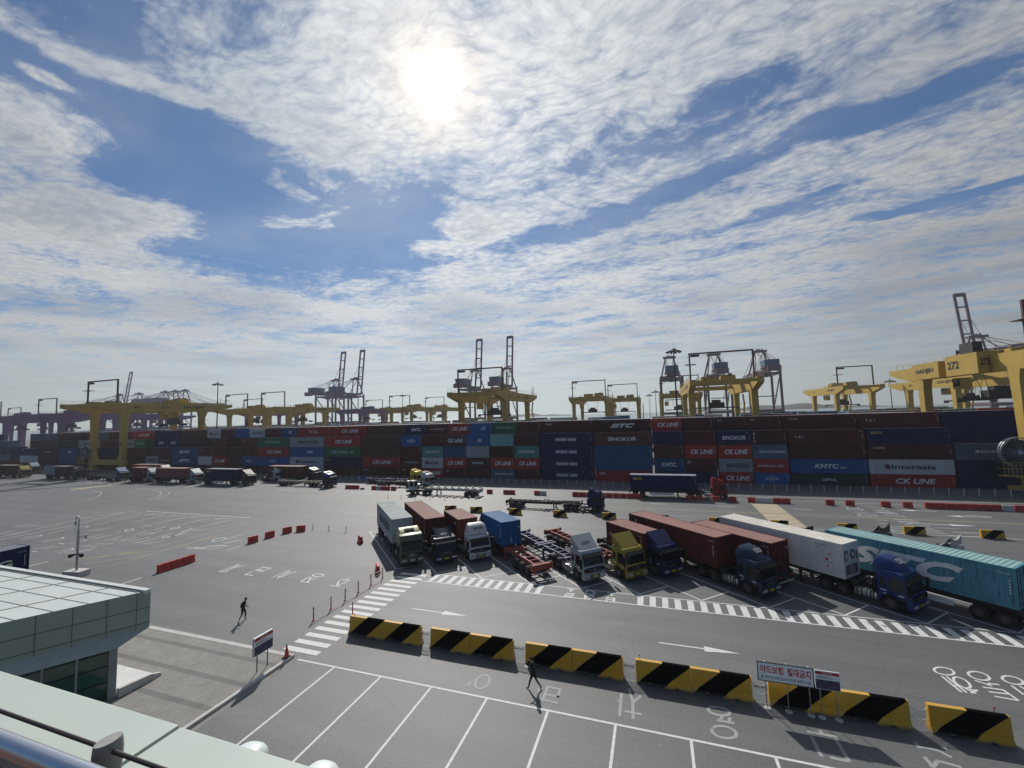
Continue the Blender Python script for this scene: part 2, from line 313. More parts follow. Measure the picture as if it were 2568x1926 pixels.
# ================================================================== SETTING
def asphalt(name, base, light=1.0):
    m = bpy.data.materials.new(name); m.use_nodes = True; t = NT(m.node_tree); b = t.n['Principled BSDF']
    g = t.node('ShaderNodeNewGeometry').outputs['Position']
    a = t.noise(g, 0.045, 5, 0.6); c = t.noise(g, 0.5, 6, 0.65); f = t.noise(g, 14.0, 4, 0.7); f2 = t.noise(g, 60.0, 3, 0.7)
    v = t.math('MULTIPLY', t.ramp(a, 0.3, 0.7, 0.83, 1.17, False), t.ramp(c, 0.25, 0.75, 0.96, 1.04, False))
    v = t.math('MULTIPLY', v, t.ramp(f, 0.25, 0.75, 0.72, 1.28, False)); v = t.math('MULTIPLY', v, t.ramp(f2, 0.3, 0.7, 0.70, 1.30, False))
    v = t.math('MULTIPLY', v, t.ramp(t.noise(g, 5.0, 3, 0.75), 0.3, 0.7, 0.86, 1.14, False))
    v = t.math('MULTIPLY', v, t.ramp(t.noise(g, 9.0, 2, 0.8), 0.3, 0.7, 0.88, 1.12, False))
    # tyre-polished lanes along the road
    mp = t.node('ShaderNodeMapping', ins={'Vector': g, 'Scale': (0.02, 0.55, 1)}).outputs[0]
    v = t.math('MULTIPLY', v, t.ramp(t.noise(mp, 1.0, 4, 0.55), 0.3, 0.7, 0.84, 1.13, False))
    for rz_ in (0.78, 2.2):
        mp2 = t.node('ShaderNodeMapping', ins={'Vector': t.vmath('ADD', g, t.vmath('MULTIPLY', t.node('ShaderNodeTexNoise', ins={'Vector': g, 'Scale': 0.03, 'Detail': 1.0}).outputs['Color'], (30.0, 30.0, 0))), 'Rotation': (0, 0, rz_), 'Scale': (0.03, 1.6, 1)}).outputs[0]
        v = t.math('MULTIPLY', v, t.ramp(t.noise(mp2, 1.0, 3, 0.6), 0.58, 0.70, 1.0, 0.88))
    cells = t.node('ShaderNodeTexVoronoi', feature='F1', distance='CHEBYCHEV', voronoi_dimensions='2D', ins={'Vector': g, 'Scale': 0.07}).outputs['Color']
    v = t.math('MULTIPLY', v, t.ramp(t.node('ShaderNodeSeparateXYZ', ins={0: cells}).outputs[0], 0.0, 1.0, 0.95, 1.05, False))
    oil = t.ramp(t.noise(g, 0.32, 7, 0.7), 0.63, 0.74, 0.0, 0.42)
    v = t.math('MULTIPLY', v, t.math('SUBTRACT', 1.0, oil))
    # thin sealed cracks and joints
    cr = t.node('ShaderNodeTexVoronoi', feature='DISTANCE_TO_EDGE', ins={'Vector': t.vmath('ADD', g, t.vmath('MULTIPLY', t.node('ShaderNodeTexNoise', ins={'Vector': g, 'Scale': 0.4, 'Detail': 5.0}).outputs['Color'], (3.0, 3.0, 0))), 'Scale': 0.06}).outputs[0]
    v = t.math('MULTIPLY', v, t.ramp(cr, 0.0, 0.004, 0.86, 1.0))
    col = t.node('ShaderNodeVectorMath', operation='SCALE', ins={0: base, 'Scale': v}).outputs[0]
    t.l.new(col, b.inputs['Base Color'])
    t.l.new(t.ramp(f, 0.3, 0.7, 0.56, 0.66, False), b.inputs['Roughness']); b.inputs['Specular IOR Level'].default_value = 0.5
    bp = t.node('ShaderNodeBump', ins={'Strength': 0.35, 'Distance': 0.01, 'Height': f2}); t.l.new(bp.outputs[0], b.inputs['Normal'])
    return m
ASPH = asphalt('asphalt', (0.106, 0.109, 0.111))
def grid_sheet(name, x0, x1, y0, y1, z, m, kind='structure'):
    mb = MB(); mb.add([(x0,y0,z),(x1,y0,z),(x1,y1,z),(x0,y1,z)], [(0,1,2,3)])
    return tag(put(name, mb.mesh(name, [m], fixn=False)), kind=kind)
grid_sheet('ground', -1600, 1600, -60, 374, 0.0, ASPH)
wm = bpy.data.materials.new('sea_water'); wm.use_nodes = True; t = NT(wm.node_tree); b = t.n['Principled BSDF']
b.inputs['Base Color'].default_value = (0.10, 0.14, 0.14, 1); b.inputs['Roughness'].default_value = 0.22
bp = t.node('ShaderNodeBump', ins={'Strength': 0.6, 'Distance': 0.3, 'Height': t.noise(t.node('ShaderNodeNewGeometry').outputs['Position'], 0.15, 5, 0.6)}); t.l.new(bp.outputs[0], b.inputs['Normal'])
grid_sheet('sea_water', -16000, 16000, 374.2, 20000, -3.0, wm)
qm = mat('quay_concrete', (0.25, 0.25, 0.24), 0.85, var=0.2)
mb = MB(); mb.box(-1600, 1600, 374.0, 374.18, -3.5, -0.01); tag(put('quay_wall', mb.mesh('quay_wall', [qm])), 'low grey concrete quay wall along the harbour edge behind the cranes', 'quay wall')
# far hills across the water
hm = mat('far_hill', (0.06, 0.075, 0.06), 0.9, var=0.3, vscale=0.01)
random.seed(3)
def hill(x0, x1, y, h):
    mb = MB(); n = 40; top = []; ph = random.uniform(0, 6)
    for i in range(n + 1):
        s = i / n; top.append((x0 + (x1 - x0) * s, h * math.sin(math.pi * s) ** 0.7 * (0.65 + 0.2 * math.sin(s * 11 + ph) + 0.15 * math.sin(s * 27 + 2 * ph))))
    for k in range(n):
        (xa, ha), (xb, hb) = top[k], top[k + 1]
        mb.add([(xa, y - 260, -3), (xb, y - 260, -3), (xb, y, hb), (xa, y, ha), (xb, y + 300, -3), (xa, y + 300, -3)], [(0, 1, 2, 3), (3, 2, 4, 5)])
    tag(put('hills', mb.mesh('hills', [hm], smooth=True)), kind='structure')
hill(300, 3300, 7500, 95); hill(-3200, -1500, 8200, 70)
# ------------------------------------------------------------------ road paint
def paint(name, col, wear, rough=0.65, fade=0.0):
    m = bpy.data.materials.new(name); m.use_nodes = True; t = NT(m.node_tree); b = t.n['Principled BSDF']
    g = t.node('ShaderNodeNewGeometry').outputs['Position']
    n = t.noise(g, 1.4, 8, 0.72); n2 = t.noise(g, 22, 4, 0.7)
    w = t.math('ADD', t.math('MULTIPLY', n, 0.7), t.math('MULTIPLY', n2, 0.3))
    k = t.ramp(w, wear - 0.05, wear + 0.05)
    v = t.ramp(t.noise(g, 5, 4, 0.6), 0.3, 0.7, 0.85, 1.1, False)
    pc = t.node('ShaderNodeVectorMath', operation='SCALE', ins={0: col, 'Scale': v}).outputs[0]
    k2 = t.math('MAXIMUM', k, fade)
    c = t.mix(k2, pc, (0.085, 0.087, 0.088)); t.l.new(c, b.inputs['Base Color']); b.inputs['Roughness'].default_value = rough
    b.inputs['Specular IOR Level'].default_value = 0.3
    return m
P_W = paint('road_paint_white', (0.62, 0.63, 0.62), 0.70)
P_WW = paint('road_paint_worn', (0.52, 0.53, 0.52), 0.62, fade=0.15)
P_F = paint('road_paint_faded', (0.50, 0.51, 0.50), 0.60, fade=0.42)
P_Y = paint('road_paint_yellow', (0.46, 0.37, 0.18), 0.62, fade=0.25)
P_C = paint('road_paint_cream', (0.66, 0.56, 0.36), 0.70, fade=0.05)
MARKS = {'gate':[[[-42.93,31.74],[-42.99,33.89]],[[-42.93,31.74],[-42.01,31.9]],[[-42.28,31.87],[-42.78,33.84]],[[-42.52,32.74],[-41.98,33.84]],[[-39.47,33.13],[-39.51,33.87],[-38.45,33.85],[-38.48,33.19],[-39.47,33.13]],[[-39.57,32.95],[-38.35,32.89]],[[-39.48,32.66],[-39.48,31.77],[-38.39,31.87]],[[-35.99,31.8],[-35.95,33.83]],[[-35.3,31.81],[-35.67,33.81]],[[-35.67,32.22],[-34.92,32.29]],[[-35.24,32.59],[-34.96,33.8]],[[-31.38,33.64],[-31.31,33.49],[-31.37,33.35],[-31.53,33.24],[-31.77,33.18],[-32.04,33.18],[-32.29,33.24],[-32.47,33.36],[-32.55,33.51],[-32.5,33.65],[-32.33,33.77],[-32.09,33.83],[-31.81,33.82],[-31.56,33.76],[-31.38,33.64]],[[-32.43,32.96],[-32.42,31.82],[-31.34,31.86]],[[-31.62,31.87],[-32.2,32.94]],[[-31.87,32.2],[-31.38,32.98]],[[-28.37,33.75],[-28.4,33.25]],[[-28.98,33.22],[-27.83,33.19]],[[-28.93,31.79],[-27.82,31.81]],[[-28.25,31.89],[-28.85,32.9]],[[-28.25,31.89],[-27.89,32.91]]],'faded':[[[-10.65,22.24],[-10.64,22.66]],[[-9.81,23.34],[-9.67,23.14],[-9.6,22.87],[-9.6,22.6],[-9.68,22.38],[-9.82,22.24],[-10.0,22.21],[-10.17,22.29],[-10.31,22.48],[-10.39,22.74],[-10.39,23.01],[-10.32,23.26],[-10.17,23.41],[-9.99,23.44],[-9.81,23.34]],[[-6.25,22.33],[-5.54,22.26]],[[-6.31,22.79],[-5.52,22.78]],[[-6.35,23.43],[-5.56,23.37]],[[-6.33,23.48],[-6.33,22.18]],[[-5.64,23.32],[-5.61,22.72]],[[-6.78,23.14],[-6.52,22.32]],[[-2.58,23.34],[-2.37,23.33]],[[-2.41,23.98],[-2.38,22.22]],[[-2.16,22.65],[-1.34,22.65]],[[-1.81,23.49],[-1.73,22.19]],[[-2.06,24.5],[-1.81,23.49]],[[-1.42,24.07],[-1.8,23.37]],[[2.85,22.5],[2.75,22.33],[2.57,22.2],[2.34,22.13],[2.12,22.13],[1.93,22.21],[1.82,22.35],[1.81,22.53],[1.91,22.7],[2.09,22.84],[2.33,22.91],[2.56,22.9],[2.75,22.82],[2.85,22.67],[2.85,22.5]],[[2.11,23.26],[2.89,23.26]],[[2.41,23.65],[2.3,23.26]],[[2.76,23.64],[2.65,23.25]],[[2.8,23.95],[2.72,23.82],[2.56,23.72],[2.35,23.66],[2.13,23.66],[1.95,23.71],[1.84,23.82],[1.81,23.95],[1.89,24.08],[2.06,24.19],[2.27,24.25],[2.49,24.25],[2.67,24.19],[2.78,24.08],[2.8,23.95]],[[5.97,23.63],[7.16,23.63]],[[6.04,23.35],[6.07,22.17]],[[7.02,23.49],[7.07,22.21]],[[6.38,22.22],[7.07,22.21]],[[6.53,23.9],[6.6,23.61]],[[10.25,24.25],[10.24,23.87]],[[10.33,23.99],[10.88,23.97],[11.21,23.66]],[[10.15,23.39],[10.18,22.81]],[[10.12,22.79],[10.56,23.29],[11.26,23.16]],[[11.12,24.22],[11.32,24.19]]],'lane':[[[15.1,30.82],[14.96,30.65],[14.76,30.53],[14.55,30.48],[14.37,30.5],[14.24,30.59],[14.2,30.74],[14.26,30.92],[14.4,31.09],[14.6,31.22],[14.82,31.27],[15.01,31.25],[15.13,31.15],[15.16,31.0],[15.1,30.82]],[[14.27,30.29],[14.39,28.92]],[[14.49,30.32],[14.61,28.93]],[[14.32,29.52],[14.52,29.48]],[[15.09,29.55],[14.95,29.42],[14.81,29.39],[14.7,29.45],[14.62,29.6],[14.61,29.81],[14.66,30.03],[14.76,30.24],[14.9,30.37],[15.04,30.4],[15.16,30.33],[15.24,30.18],[15.25,29.96],[15.19,29.74],[15.09,29.55]],[[14.76,29.34],[15.01,28.98]],[[14.93,29.31],[15.21,29.28]],[[14.81,28.98],[15.27,29.36]],[[16.54,30.71],[16.39,30.55],[16.2,30.45],[16.0,30.43],[15.83,30.49],[15.73,30.62],[15.72,30.8],[15.79,30.99],[15.95,31.15],[16.15,31.25],[16.35,31.28],[16.52,31.21],[16.61,31.08],[16.62,30.9],[16.54,30.71]],[[15.7,30.31],[16.21,29.95]],[[16.11,30.04],[16.28,30.24]],[[16.23,30.18],[16.63,30.18]],[[15.7,29.73],[16.51,29.72],[16.6,28.91]],[[15.71,29.33],[16.5,29.39]],[[15.72,28.98],[16.57,28.9]],[[17.92,30.72],[17.77,30.58],[17.58,30.48],[17.39,30.46],[17.24,30.52],[17.15,30.65],[17.14,30.82],[17.22,30.99],[17.37,31.15],[17.56,31.25],[17.76,31.26],[17.92,31.2],[18.0,31.07],[18.0,30.9],[17.92,30.72]],[[17.17,30.28],[17.19,29.53]],[[17.52,30.31],[17.6,30.03]]],'hatchtext':[[[-7.85,36.52],[-7.17,36.43]],[[-7.49,36.46],[-7.44,35.98]],[[-7.77,35.57],[-7.13,35.6],[-7.15,35.3],[-7.75,35.26],[-7.74,35.0],[-7.1,35.0]],[[-5.46,36.25],[-5.48,36.09],[-5.57,35.96],[-5.71,35.89],[-5.87,35.88],[-6.03,35.95],[-6.15,36.08],[-6.2,36.24],[-6.18,36.41],[-6.09,36.54],[-5.95,36.61],[-5.78,36.61],[-5.62,36.54],[-5.51,36.41],[-5.46,36.25]],[[-6.13,35.67],[-6.11,34.97]],[[-5.91,35.66],[-5.89,35.03]],[[-6.11,35.32],[-5.87,35.32]],[[-5.45,35.58],[-5.45,35.49],[-5.48,35.41],[-5.54,35.36],[-5.6,35.34],[-5.67,35.37],[-5.72,35.42],[-5.75,35.5],[-5.74,35.59],[-5.71,35.66],[-5.66,35.72],[-5.59,35.73],[-5.53,35.71],[-5.48,35.66],[-5.45,35.58]],[[-5.76,35.13],[-5.34,35.08]],[[-5.56,35.18],[-5.52,34.85]],[[-4.4,36.49],[-3.81,36.47]],[[-4.1,36.46],[-4.07,36.03]],[[-4.37,35.64],[-4.38,34.98]],[[-3.8,35.69],[-3.77,34.95]],[[-4.36,35.61],[-3.79,35.65]],[[-4.38,35.28],[-3.78,35.29]]],'roadtext':[[[26.17,76.64],[27.94,75.97]],[[26.36,75.42],[27.9,74.51],[27.88,74.13]],[[26.16,74.17],[27.96,73.69]],[[26.12,72.32],[27.88,72.23]],[[26.12,71.22],[28.12,71.2],[28.15,70.78]],[[26.07,69.94],[27.9,69.9]],[[29.14,76.46],[31.08,76.1],[31.05,75.61]],[[29.15,74.53],[30.86,73.81]],[[29.07,72.91],[30.64,72.35]],[[26.36,75.42],[26.16,74.17]],[[26.12,71.22],[26.07,69.94]],[[27.94,75.97],[27.77,74.97]],[[30.4,76.09],[30.87,76.09],[30.87,75.51]],[[29.74,74.51],[30.81,74.3],[30.85,73.68]],[[29.27,73.36],[29.98,72.89]],[[29.54,72.4],[30.9,72.28],[30.94,71.7]],[[29.21,71.27],[31.0,70.87],[30.97,70.2]],[[27.04,68.0],[27.86,68.1],[28.0,67.78]],[[29.11,68.72],[30.89,68.81],[31.06,68.43]],[[29.22,67.87],[31.12,68.0],[31.21,67.61]],[[29.22,67.87],[29.19,67.35],[31.1,67.26]],[[26.38,66.41],[27.49,65.82]],[[29.13,66.17],[30.28,67.08],[31.13,67.03]],[[26.3,64.6],[28.41,64.9]],[[26.3,64.6],[26.37,63.99],[28.05,64.11]],[[29.41,65.91],[31.19,65.82],[31.31,65.53]],[[29.57,65.0],[31.22,64.6]],[[26.33,63.07],[27.57,63.05]],[[26.33,63.07],[26.36,62.34],[27.27,62.11]],[[30.22,64.23],[31.34,63.74]],[[29.93,63.57],[31.29,63.16]],[[29.48,62.61],[31.23,62.36]]],'leftwhite':[[[-84.17,44.36],[-84.27,48.37]],[[-78.88,44.37],[-79.06,49.02]],[[-74.15,44.31],[-73.85,49.27]],[[-69.18,44.69],[-68.62,49.17]],[[-64.27,44.55],[-63.89,48.88]],[[-88.83,33.72],[-91.66,44.76],[-88.9,50.55]],[[-86.77,32.95],[-86.76,40.18],[-89.7,48.57]],[[-96.35,37.73],[-95.35,39.37]],[[-95.17,37.65],[-93.74,39.36]],[[-93.25,37.39],[-92.76,39.22]],[[-91.3,34.64],[-91.7,36.42]],[[-88.99,34.56],[-88.74,36.45]],[[-84.91,34.61],[-83.73,35.87]],[[-83.73,35.87],[-83.01,35.33],[-83.31,33.58]],[[-79.16,34.01],[-78.65,35.93]],[[-78.65,35.93],[-77.6,35.28],[-78.18,33.7]],[[-84.09,36.57],[-83.8,38.5]],[[-85.35,39.13],[-83.38,40.91],[-82.52,40.09]],[[-83.67,41.9],[-83.15,43.31]],[[-75.28,31.42],[-74.45,33.21]],[[-73.86,30.84],[-72.89,30.85]],[[-74.0,31.73],[-73.19,32.87]],[[-75.22,33.88],[-74.1,33.89]],[[-73.73,34.23],[-73.36,35.88],[-73.2,35.39]],[[-70.65,31.39],[-70.24,32.86],[-69.26,32.63],[-69.47,31.23]],[[-68.56,31.45],[-67.69,32.55]],[[-67.65,31.67],[-67.1,33.37]],[[-67.38,32.4],[-66.97,33.08]],[[-70.0,33.86],[-69.4,34.49]],[[-68.22,33.81],[-67.65,34.04]],[[-69.42,34.74],[-68.98,35.59]],[[-68.14,34.69],[-67.75,35.88]],[[-75.16,36.56],[-74.68,38.1],[-74.64,38.4]],[[-73.58,36.54],[-72.87,38.22]],[[-79.84,39.06],[-79.1,40.32]],[[-78.65,39.02],[-78.38,41.0]],[[-70.46,36.29],[-70.26,36.87]],[[-70.09,36.91],[-70.74,38.42]],[[-68.86,36.39],[-68.48,38.65]],[[-67.66,36.52],[-67.26,38.37]],[[-65.89,36.57],[-65.91,38.96]],[[-64.44,36.4],[-64.23,38.79]],[[-63.01,36.49],[-61.97,38.25]],[[-69.77,39.09],[-69.87,40.97]],[[-68.32,38.97],[-68.08,40.65]],[[-73.44,41.19],[-73.12,40.97],[-72.9,40.72],[-72.81,40.48],[-72.88,40.3],[-73.08,40.21],[-73.37,40.23],[-73.71,40.36],[-74.03,40.57],[-74.25,40.82],[-74.35,41.06],[-74.29,41.25],[-74.08,41.34],[-73.78,41.32],[-73.44,41.19]],[[-73.98,39.33],[-73.7,40.0]],[[-74.06,42.95],[-73.7,43.5]],[[-73.97,42.3],[-73.34,43.44]],[[-67.66,39.98],[-68.1,41.99]],[[-69.55,41.66],[-70.05,43.49]],[[-67.45,43.7],[-67.2,43.49],[-67.04,43.23],[-66.99,42.97],[-67.08,42.77],[-67.27,42.66],[-67.54,42.65],[-67.82,42.77],[-68.07,42.97],[-68.24,43.23],[-68.29,43.49],[-68.21,43.7],[-68.01,43.82],[-67.74,43.82],[-67.45,43.7]],[[-67.37,41.84],[-67.2,43.58]],[[-64.9,39.19],[-64.54,40.97]],[[-63.05,39.61],[-62.9,39.48],[-62.88,39.35],[-63.0,39.25],[-63.22,39.2],[-63.51,39.2],[-63.81,39.27],[-64.06,39.38],[-64.21,39.51],[-64.23,39.64],[-64.11,39.75],[-63.89,39.8],[-63.6,39.79],[-63.3,39.72],[-63.05,39.61]],[[-63.21,39.85],[-63.0,41.79]],[[-62.86,40.21],[-64.86,43.65]],[[-64.17,42.25],[-62.93,43.63]],[[-64.53,41.87],[-64.14,43.81]],[[-55.19,36.66],[-53.45,36.85],[-53.04,38.24]],[[-54.55,37.05],[-52.56,37.06]],[[-53.06,36.72],[-52.44,38.24],[-51.09,38.56]],[[-51.7,36.73],[-50.79,38.63]],[[-52.25,37.82],[-52.03,38.82]],[[-52.78,39.37],[-51.78,40.61]],[[-51.97,39.07],[-51.4,40.95]],[[-54.46,41.06],[-54.19,40.79],[-54.03,40.43],[-54.01,40.06],[-54.13,39.75],[-54.36,39.56],[-54.66,39.52],[-54.97,39.64],[-55.24,39.9],[-55.41,40.26],[-55.44,40.63],[-55.33,40.95],[-55.09,41.16],[-54.78,41.19],[-54.46,41.06]],[[-54.31,41.61],[-53.73,43.13]],[[-53.87,40.64],[-53.34,41.83]],[[-49.24,37.18],[-49.01,38.91]],[[-87.07,48.66],[-86.2,49.72]],[[-82.64,47.86],[-82.72,49.29]],[[-83.5,48.53],[-80.31,49.61]],[[-77.35,48.14],[-77.34,49.37]],[[-77.91,48.84],[-75.23,49.64]],[[-72.48,48.36],[-72.18,49.61]],[[-72.97,49.05],[-70.52,49.96]],[[-66.78,48.04],[-66.4,49.25]],[[-67.8,48.96],[-65.01,49.54]]],'leftyellow':[[[-64.97,29.84],[-56.76,35.83],[-56.9,43.57]],[[-60.86,29.52],[-56.68,33.81]],[[-57.12,30.08],[-56.77,32.24],[-57.34,41.47]],[[-62.42,30.46],[-59.74,35.35],[-59.02,47.91]],[[-64.93,34.82],[-59.93,49.86]],[[-62.06,31.76],[-59.88,33.98]]],'leftlines':[[[-86.71,50.5],[-61.92,50.62]],[[-49.25,26.74],[-49.21,28.49]],[[-66.37,27.6],[-66.26,29.06]],[[-66.33,27.49],[-66.28,29.05]]],'arcs':[[[-128.94,63.59],[-124.52,62.9],[-121.38,61.6],[-116.78,58.52],[-114.18,55.43],[-113.85,52.97]],[[-121.5,68.28],[-114.06,67.48],[-108.78,65.99],[-105.41,64.32],[-101.89,61.56],[-99.45,58.12]],[[-99.87,67.02],[-106.05,66.26],[-102.01,63.61],[-98.21,59.09]],[[-113.46,67.58],[-107.49,68.07]],[[-121.58,68.78],[-110.78,69.98]],[[-99.61,63.19],[-101.42,64.99]],[[-64.02,68.15],[-63.97,71.6],[-65.68,75.04]],[[-67.42,72.85],[-65.68,73.51]],[[-64.52,72.96],[-64.5,75.23]],[[-60.43,70.12],[-58.69,70.08]],[[-59.93,74.09],[-57.18,74.04]],[[-55.83,70.92],[-56.26,74.7]],[[-36.2,62.81],[-33.49,63.06]],[[-33.17,64.52],[-30.15,64.66]],[[-32.85,66.92],[-30.62,66.87]],[[-20.33,65.12],[-18.48,64.96]],[[-19.13,61.17],[-16.79,61.28]]]}
ZP = 0.006
def marking(name, build, mats):
    mb = MB(); build(mb); return tag(put(name, mb.mesh(name, mats, fixn=False)), kind='structure')
def b_main(mb):
    # near lot
    S = mb.stroke
    dx = 3.355
    S([(-14.0, 25.05-0.0), (-14.0, 25.05)], .1, ZP)
LOTV = 19.9
def near_lot(mb):
    pts0 = [((-22.2, 21.63), (7.55, 21.6)), ((-19.29, 21.55), (-19.29, 9.6)), ((-15.93, 21.55), (-15.93, 9.6)), ((-12.58, 21.55), (-12.58, 9.6)), ((-9.22, 21.55), (-9.22, 9.6)), ((-5.87, 21.55), (-5.87, 9.6)), ((-2.52, 21.55), (-2.52, 9.6)), ((0.84, 21.55), (0.84, 9.6)), ((4.2, 21.55), (4.2, 9.6)), ((7.55, 21.55), (7.55, 9.6))]
    for a, b in pts0: mb.stroke([a, b], 0.13, ZP, 0)
marking('road_marking_lot', near_lot, [P_W])
def crosswalk(mb):
    for i in range(16):
        v = 36.25 - 0.90 * i; mb.add([(-24.15, v - .45, ZP), (-21.35, v - .45, ZP), (-21.35, v, ZP), (-24.15, v, ZP)], [(0, 1, 2, 3)], 0)
marking('road_marking_crosswalk', crosswalk, [P_W])
def hatch(mb):
    mb.stroke([(-20.9, 36.66), (0.5, 36.78), (30, 37.15)], .11, ZP, 0); mb.stroke([(-21.35, 34.85), (0, 34.92), (30, 35.1)], .13, ZP, 0)
    u = -20.6
    while u < 30:
        if not (-9.6 < u < -2.6): mb.add([(u, 34.95, ZP + .003), (u + .46, 34.95, ZP + .003), (u + .46, 36.66, ZP + .003), (u, 36.66, ZP + .003)], [(0, 1, 2, 3)], 1)
        u += 0.93
marking('road_marking_hatching', hatch, [P_W, paint('road_paint_chipped', (0.62, 0.63, 0.62), 0.60)])
def truckbays(mb):
    V = [-25.35, -20.75, -16.05, -11.35, -6.65, -1.87, 2.83, 7.55, 12.3, 16.98, 21.7, 26.4]
    for i, u in enumerate(V):
        L = 11.9; v0 = 36.87 + (u + 25) * 0.004
        mb.stroke([(u, v0), (u - L, v0 + L * 0.955)], .12, ZP, 0)
        if i < len(V) - 1: mb.stroke([(u, v0), (u + 2.27, v0 + 2.27)], .12, ZP + .002, 0)
    mb.stroke([(-37.2, 48.2), (-36.5, 48.55)], .12, ZP + .002)
    mb.stroke([(-7.1, 50.2), (-6.5, 50.6), (-5.6, 50.2)], .12, ZP)
marking('road_marking_truck_bays', truckbays, [P_W])
def arrows(mb):
    def arrow(u0, u1, u2, v, w=.13, hw=.62, z=ZP):
        mb.stroke([(u0, v), (u1, v)], w, z, 0); mb.add([(u1, v - hw / 2, z), (u2, v, z), (u1, v + hw / 2, z)], [(0, 1, 2)], 0)
    arrow(-18.9, -16.2, -14.1, 29.72); arrow(-.44, 2.25, 4.3, 29.72)
    arrow(36.7, 34.2, 32.2, 75.0, .16, .7); arrow(41.0, 38.0, 36.2, 72.3, .18, .8)
    arrow(31.0, 34.0, 36.5, 67.0, .18, .8)
marking('road_marking_arrows', arrows, [P_W])
def roadlines(mb):
    for u in range(-150, 80, 10): mb.stroke([(u - 1.3, 73.0), (u + 1.3, 73.0)], .14, ZP, 0)
    for u in range(-30, 80, 10): mb.stroke([(u + 1.6, 65.2), (u + 4.0, 65.2)], .13, ZP, 1)
    for vv, m in ((68.95, 2), (69.35, 2)): mb.stroke([(-70, vv), (70, vv)], .13, ZP, m)
    mb.stroke([(-60, 82.4), (70, 82.7)], .16, ZP, 1); mb.stroke([(-52, 78.9), (70, 79.2)], .14, ZP, 1)
    mb.stroke([(17, 61.55), (60, 61.7)], .14, ZP, 1); mb.stroke([(31, 61.72), (33.7, 61.72)], .1, ZP + .004, 0)
    mb.stroke([(32.3, 63.5), (34.8, 63.5)], .13, ZP, 0)
marking('road_marking_lanes', roadlines, [P_W, P_WW, P_Y])
def cream(mb):
    a, b, c, d = (14.0, 76.4), (17.45, 76.5), (17.45, 62.0), (13.95, 62.0)
    mb.stroke([a, d], .1, ZP, 0); mb.stroke([b, c], .1, ZP, 0)
    v = 62.1
    while v < 76.3: mb.add([(14.0, v, ZP), (17.45, v, ZP), (17.45, v + .40, ZP), (14.0, v + .40, ZP)], [(0, 1, 2, 3)], 0); v += .70
marking('road_marking_cream_walkway', cream, [P_C])
def words(key, w, m, name):
    def f(mb):
        for i, s in enumerate(MARKS[key]): mb.stroke(s, w, ZP + 0.0015 * (i % 3), 0)
    marking(name, f, [m])
words('gate', .13, P_W, 'road_marking_gate_words'); words('faded', .15, P_F, 'road_marking_faded_words'); words('lane', .115, P_W, 'road_marking_lane_words')
words('hatchtext', .16, P_W, 'road_marking_bay_words'); words('roadtext', .17, P_WW, 'road_marking_road_words'); words('leftwhite', .20, P_WW, 'road_marking_left_words')
words('leftyellow', .16, P_Y, 'road_marking_left_yellow'); words('leftlines', .17, P_W, 'road_marking_left_lines'); words('arcs', .16, P_WW, 'road_marking_arcs')
def leftkerbish(mb):
    mb.stroke([(-138.5, 64.0), (-137, 67.5), (-135.7, 71)], 1.1, ZP, 0); mb.stroke([(-135.4, 64.2), (-134.8, 65.4)], .5, ZP, 0)
marking('road_marking_entry_patch', leftkerbish, [P_C])
# lighter concrete strip in front of the stacks
APR = asphalt('apron_concrete', (0.10, 0.102, 0.102))
grid_sheet('pavement_apron', -260, 120, 88.6, 94.4, 0.004, APR)
# kerbed traffic island at far left
km = mat('kerb_concrete', (0.48, 0.475, 0.455), 0.85, var=0.15, vscale=3, grime=0.3)
mb = MB(); mb.beam((-170, 63.5, .07), (-154, 75.8, .07), .3, .14); mb.beam((-175, 52, .07), (-154, 58, .07), .25, .14)
mb.beam((-154, 58, .07), (-140, 72.5, .07), .25, .14); tag(put('kerb_island', mb.mesh('kerb_island', [km])), kind='structure')
# ------------------------------------------------------------------ pavement by the office
pm = bpy.data.materials.new('block_paving'); pm.use_nodes = True; t = NT(pm.node_tree); b = t.n['Principled BSDF']
g = t.node('ShaderNodeNewGeometry').outputs['Position']
br = t.node('ShaderNodeTexBrick', ins={'Vector': g, 'Color1': (0.27, 0.262, 0.24, 1), 'Color2': (0.235, 0.227, 0.208, 1), 'Mortar': (0.17, 0.165, 0.152, 1), 'Scale': 2.0, 'Mortar Size': 0.03, 'Brick Width': 0.5, 'Row Height': 0.25})
sp = t.node('ShaderNodeSeparateXYZ', ins={0: g}).outputs[1]
band = t.math('FRACT', t.math('MULTIPLY', t.math('SUBTRACT', sp, 0.35), 0.50))
bk = t.math('MULTIPLY', t.ramp(band, 0.0, 0.03), t.ramp(band, 0.20, 0.17)); 
c = t.mix(t.math('MULTIPLY', bk, 0.75), br.outputs[0], (0.125, 0.12, 0.12))
c = t.mix(1.0, c, t.ramp(t.noise(g, 1.2, 6, 0.6), 0.3, 0.7, 0.85, 1.12, False), 'MULTIPLY')
t.l.new(c, b.inputs['Base Color']); b.inputs['Roughness'].default_value = 0.85
mb = MB(); mb.box(-60, -22.8, -20, 21.5, -0.05, 0.145); tag(put('pavement', mb.mesh('pavement', [pm])), kind='structure')
mb = MB(); mb.box(-60, -22.62, 21.5, 21.8, -0.05, 0.16); mb.box(-22.8, -22.58, -20, 21.5, -0.05, 0.16); tag(put('kerb', mb.mesh('kerb', [km])), kind='structure')
mb = MB(); mb.add([(-22.58, -20, .004), (-22.2, -20, .004), (-22.2, 21.3, .004), (-22.0, 22.2, .004), (-22.58, 22.3, .004)], [(0, 1, 2, 3, 4)])
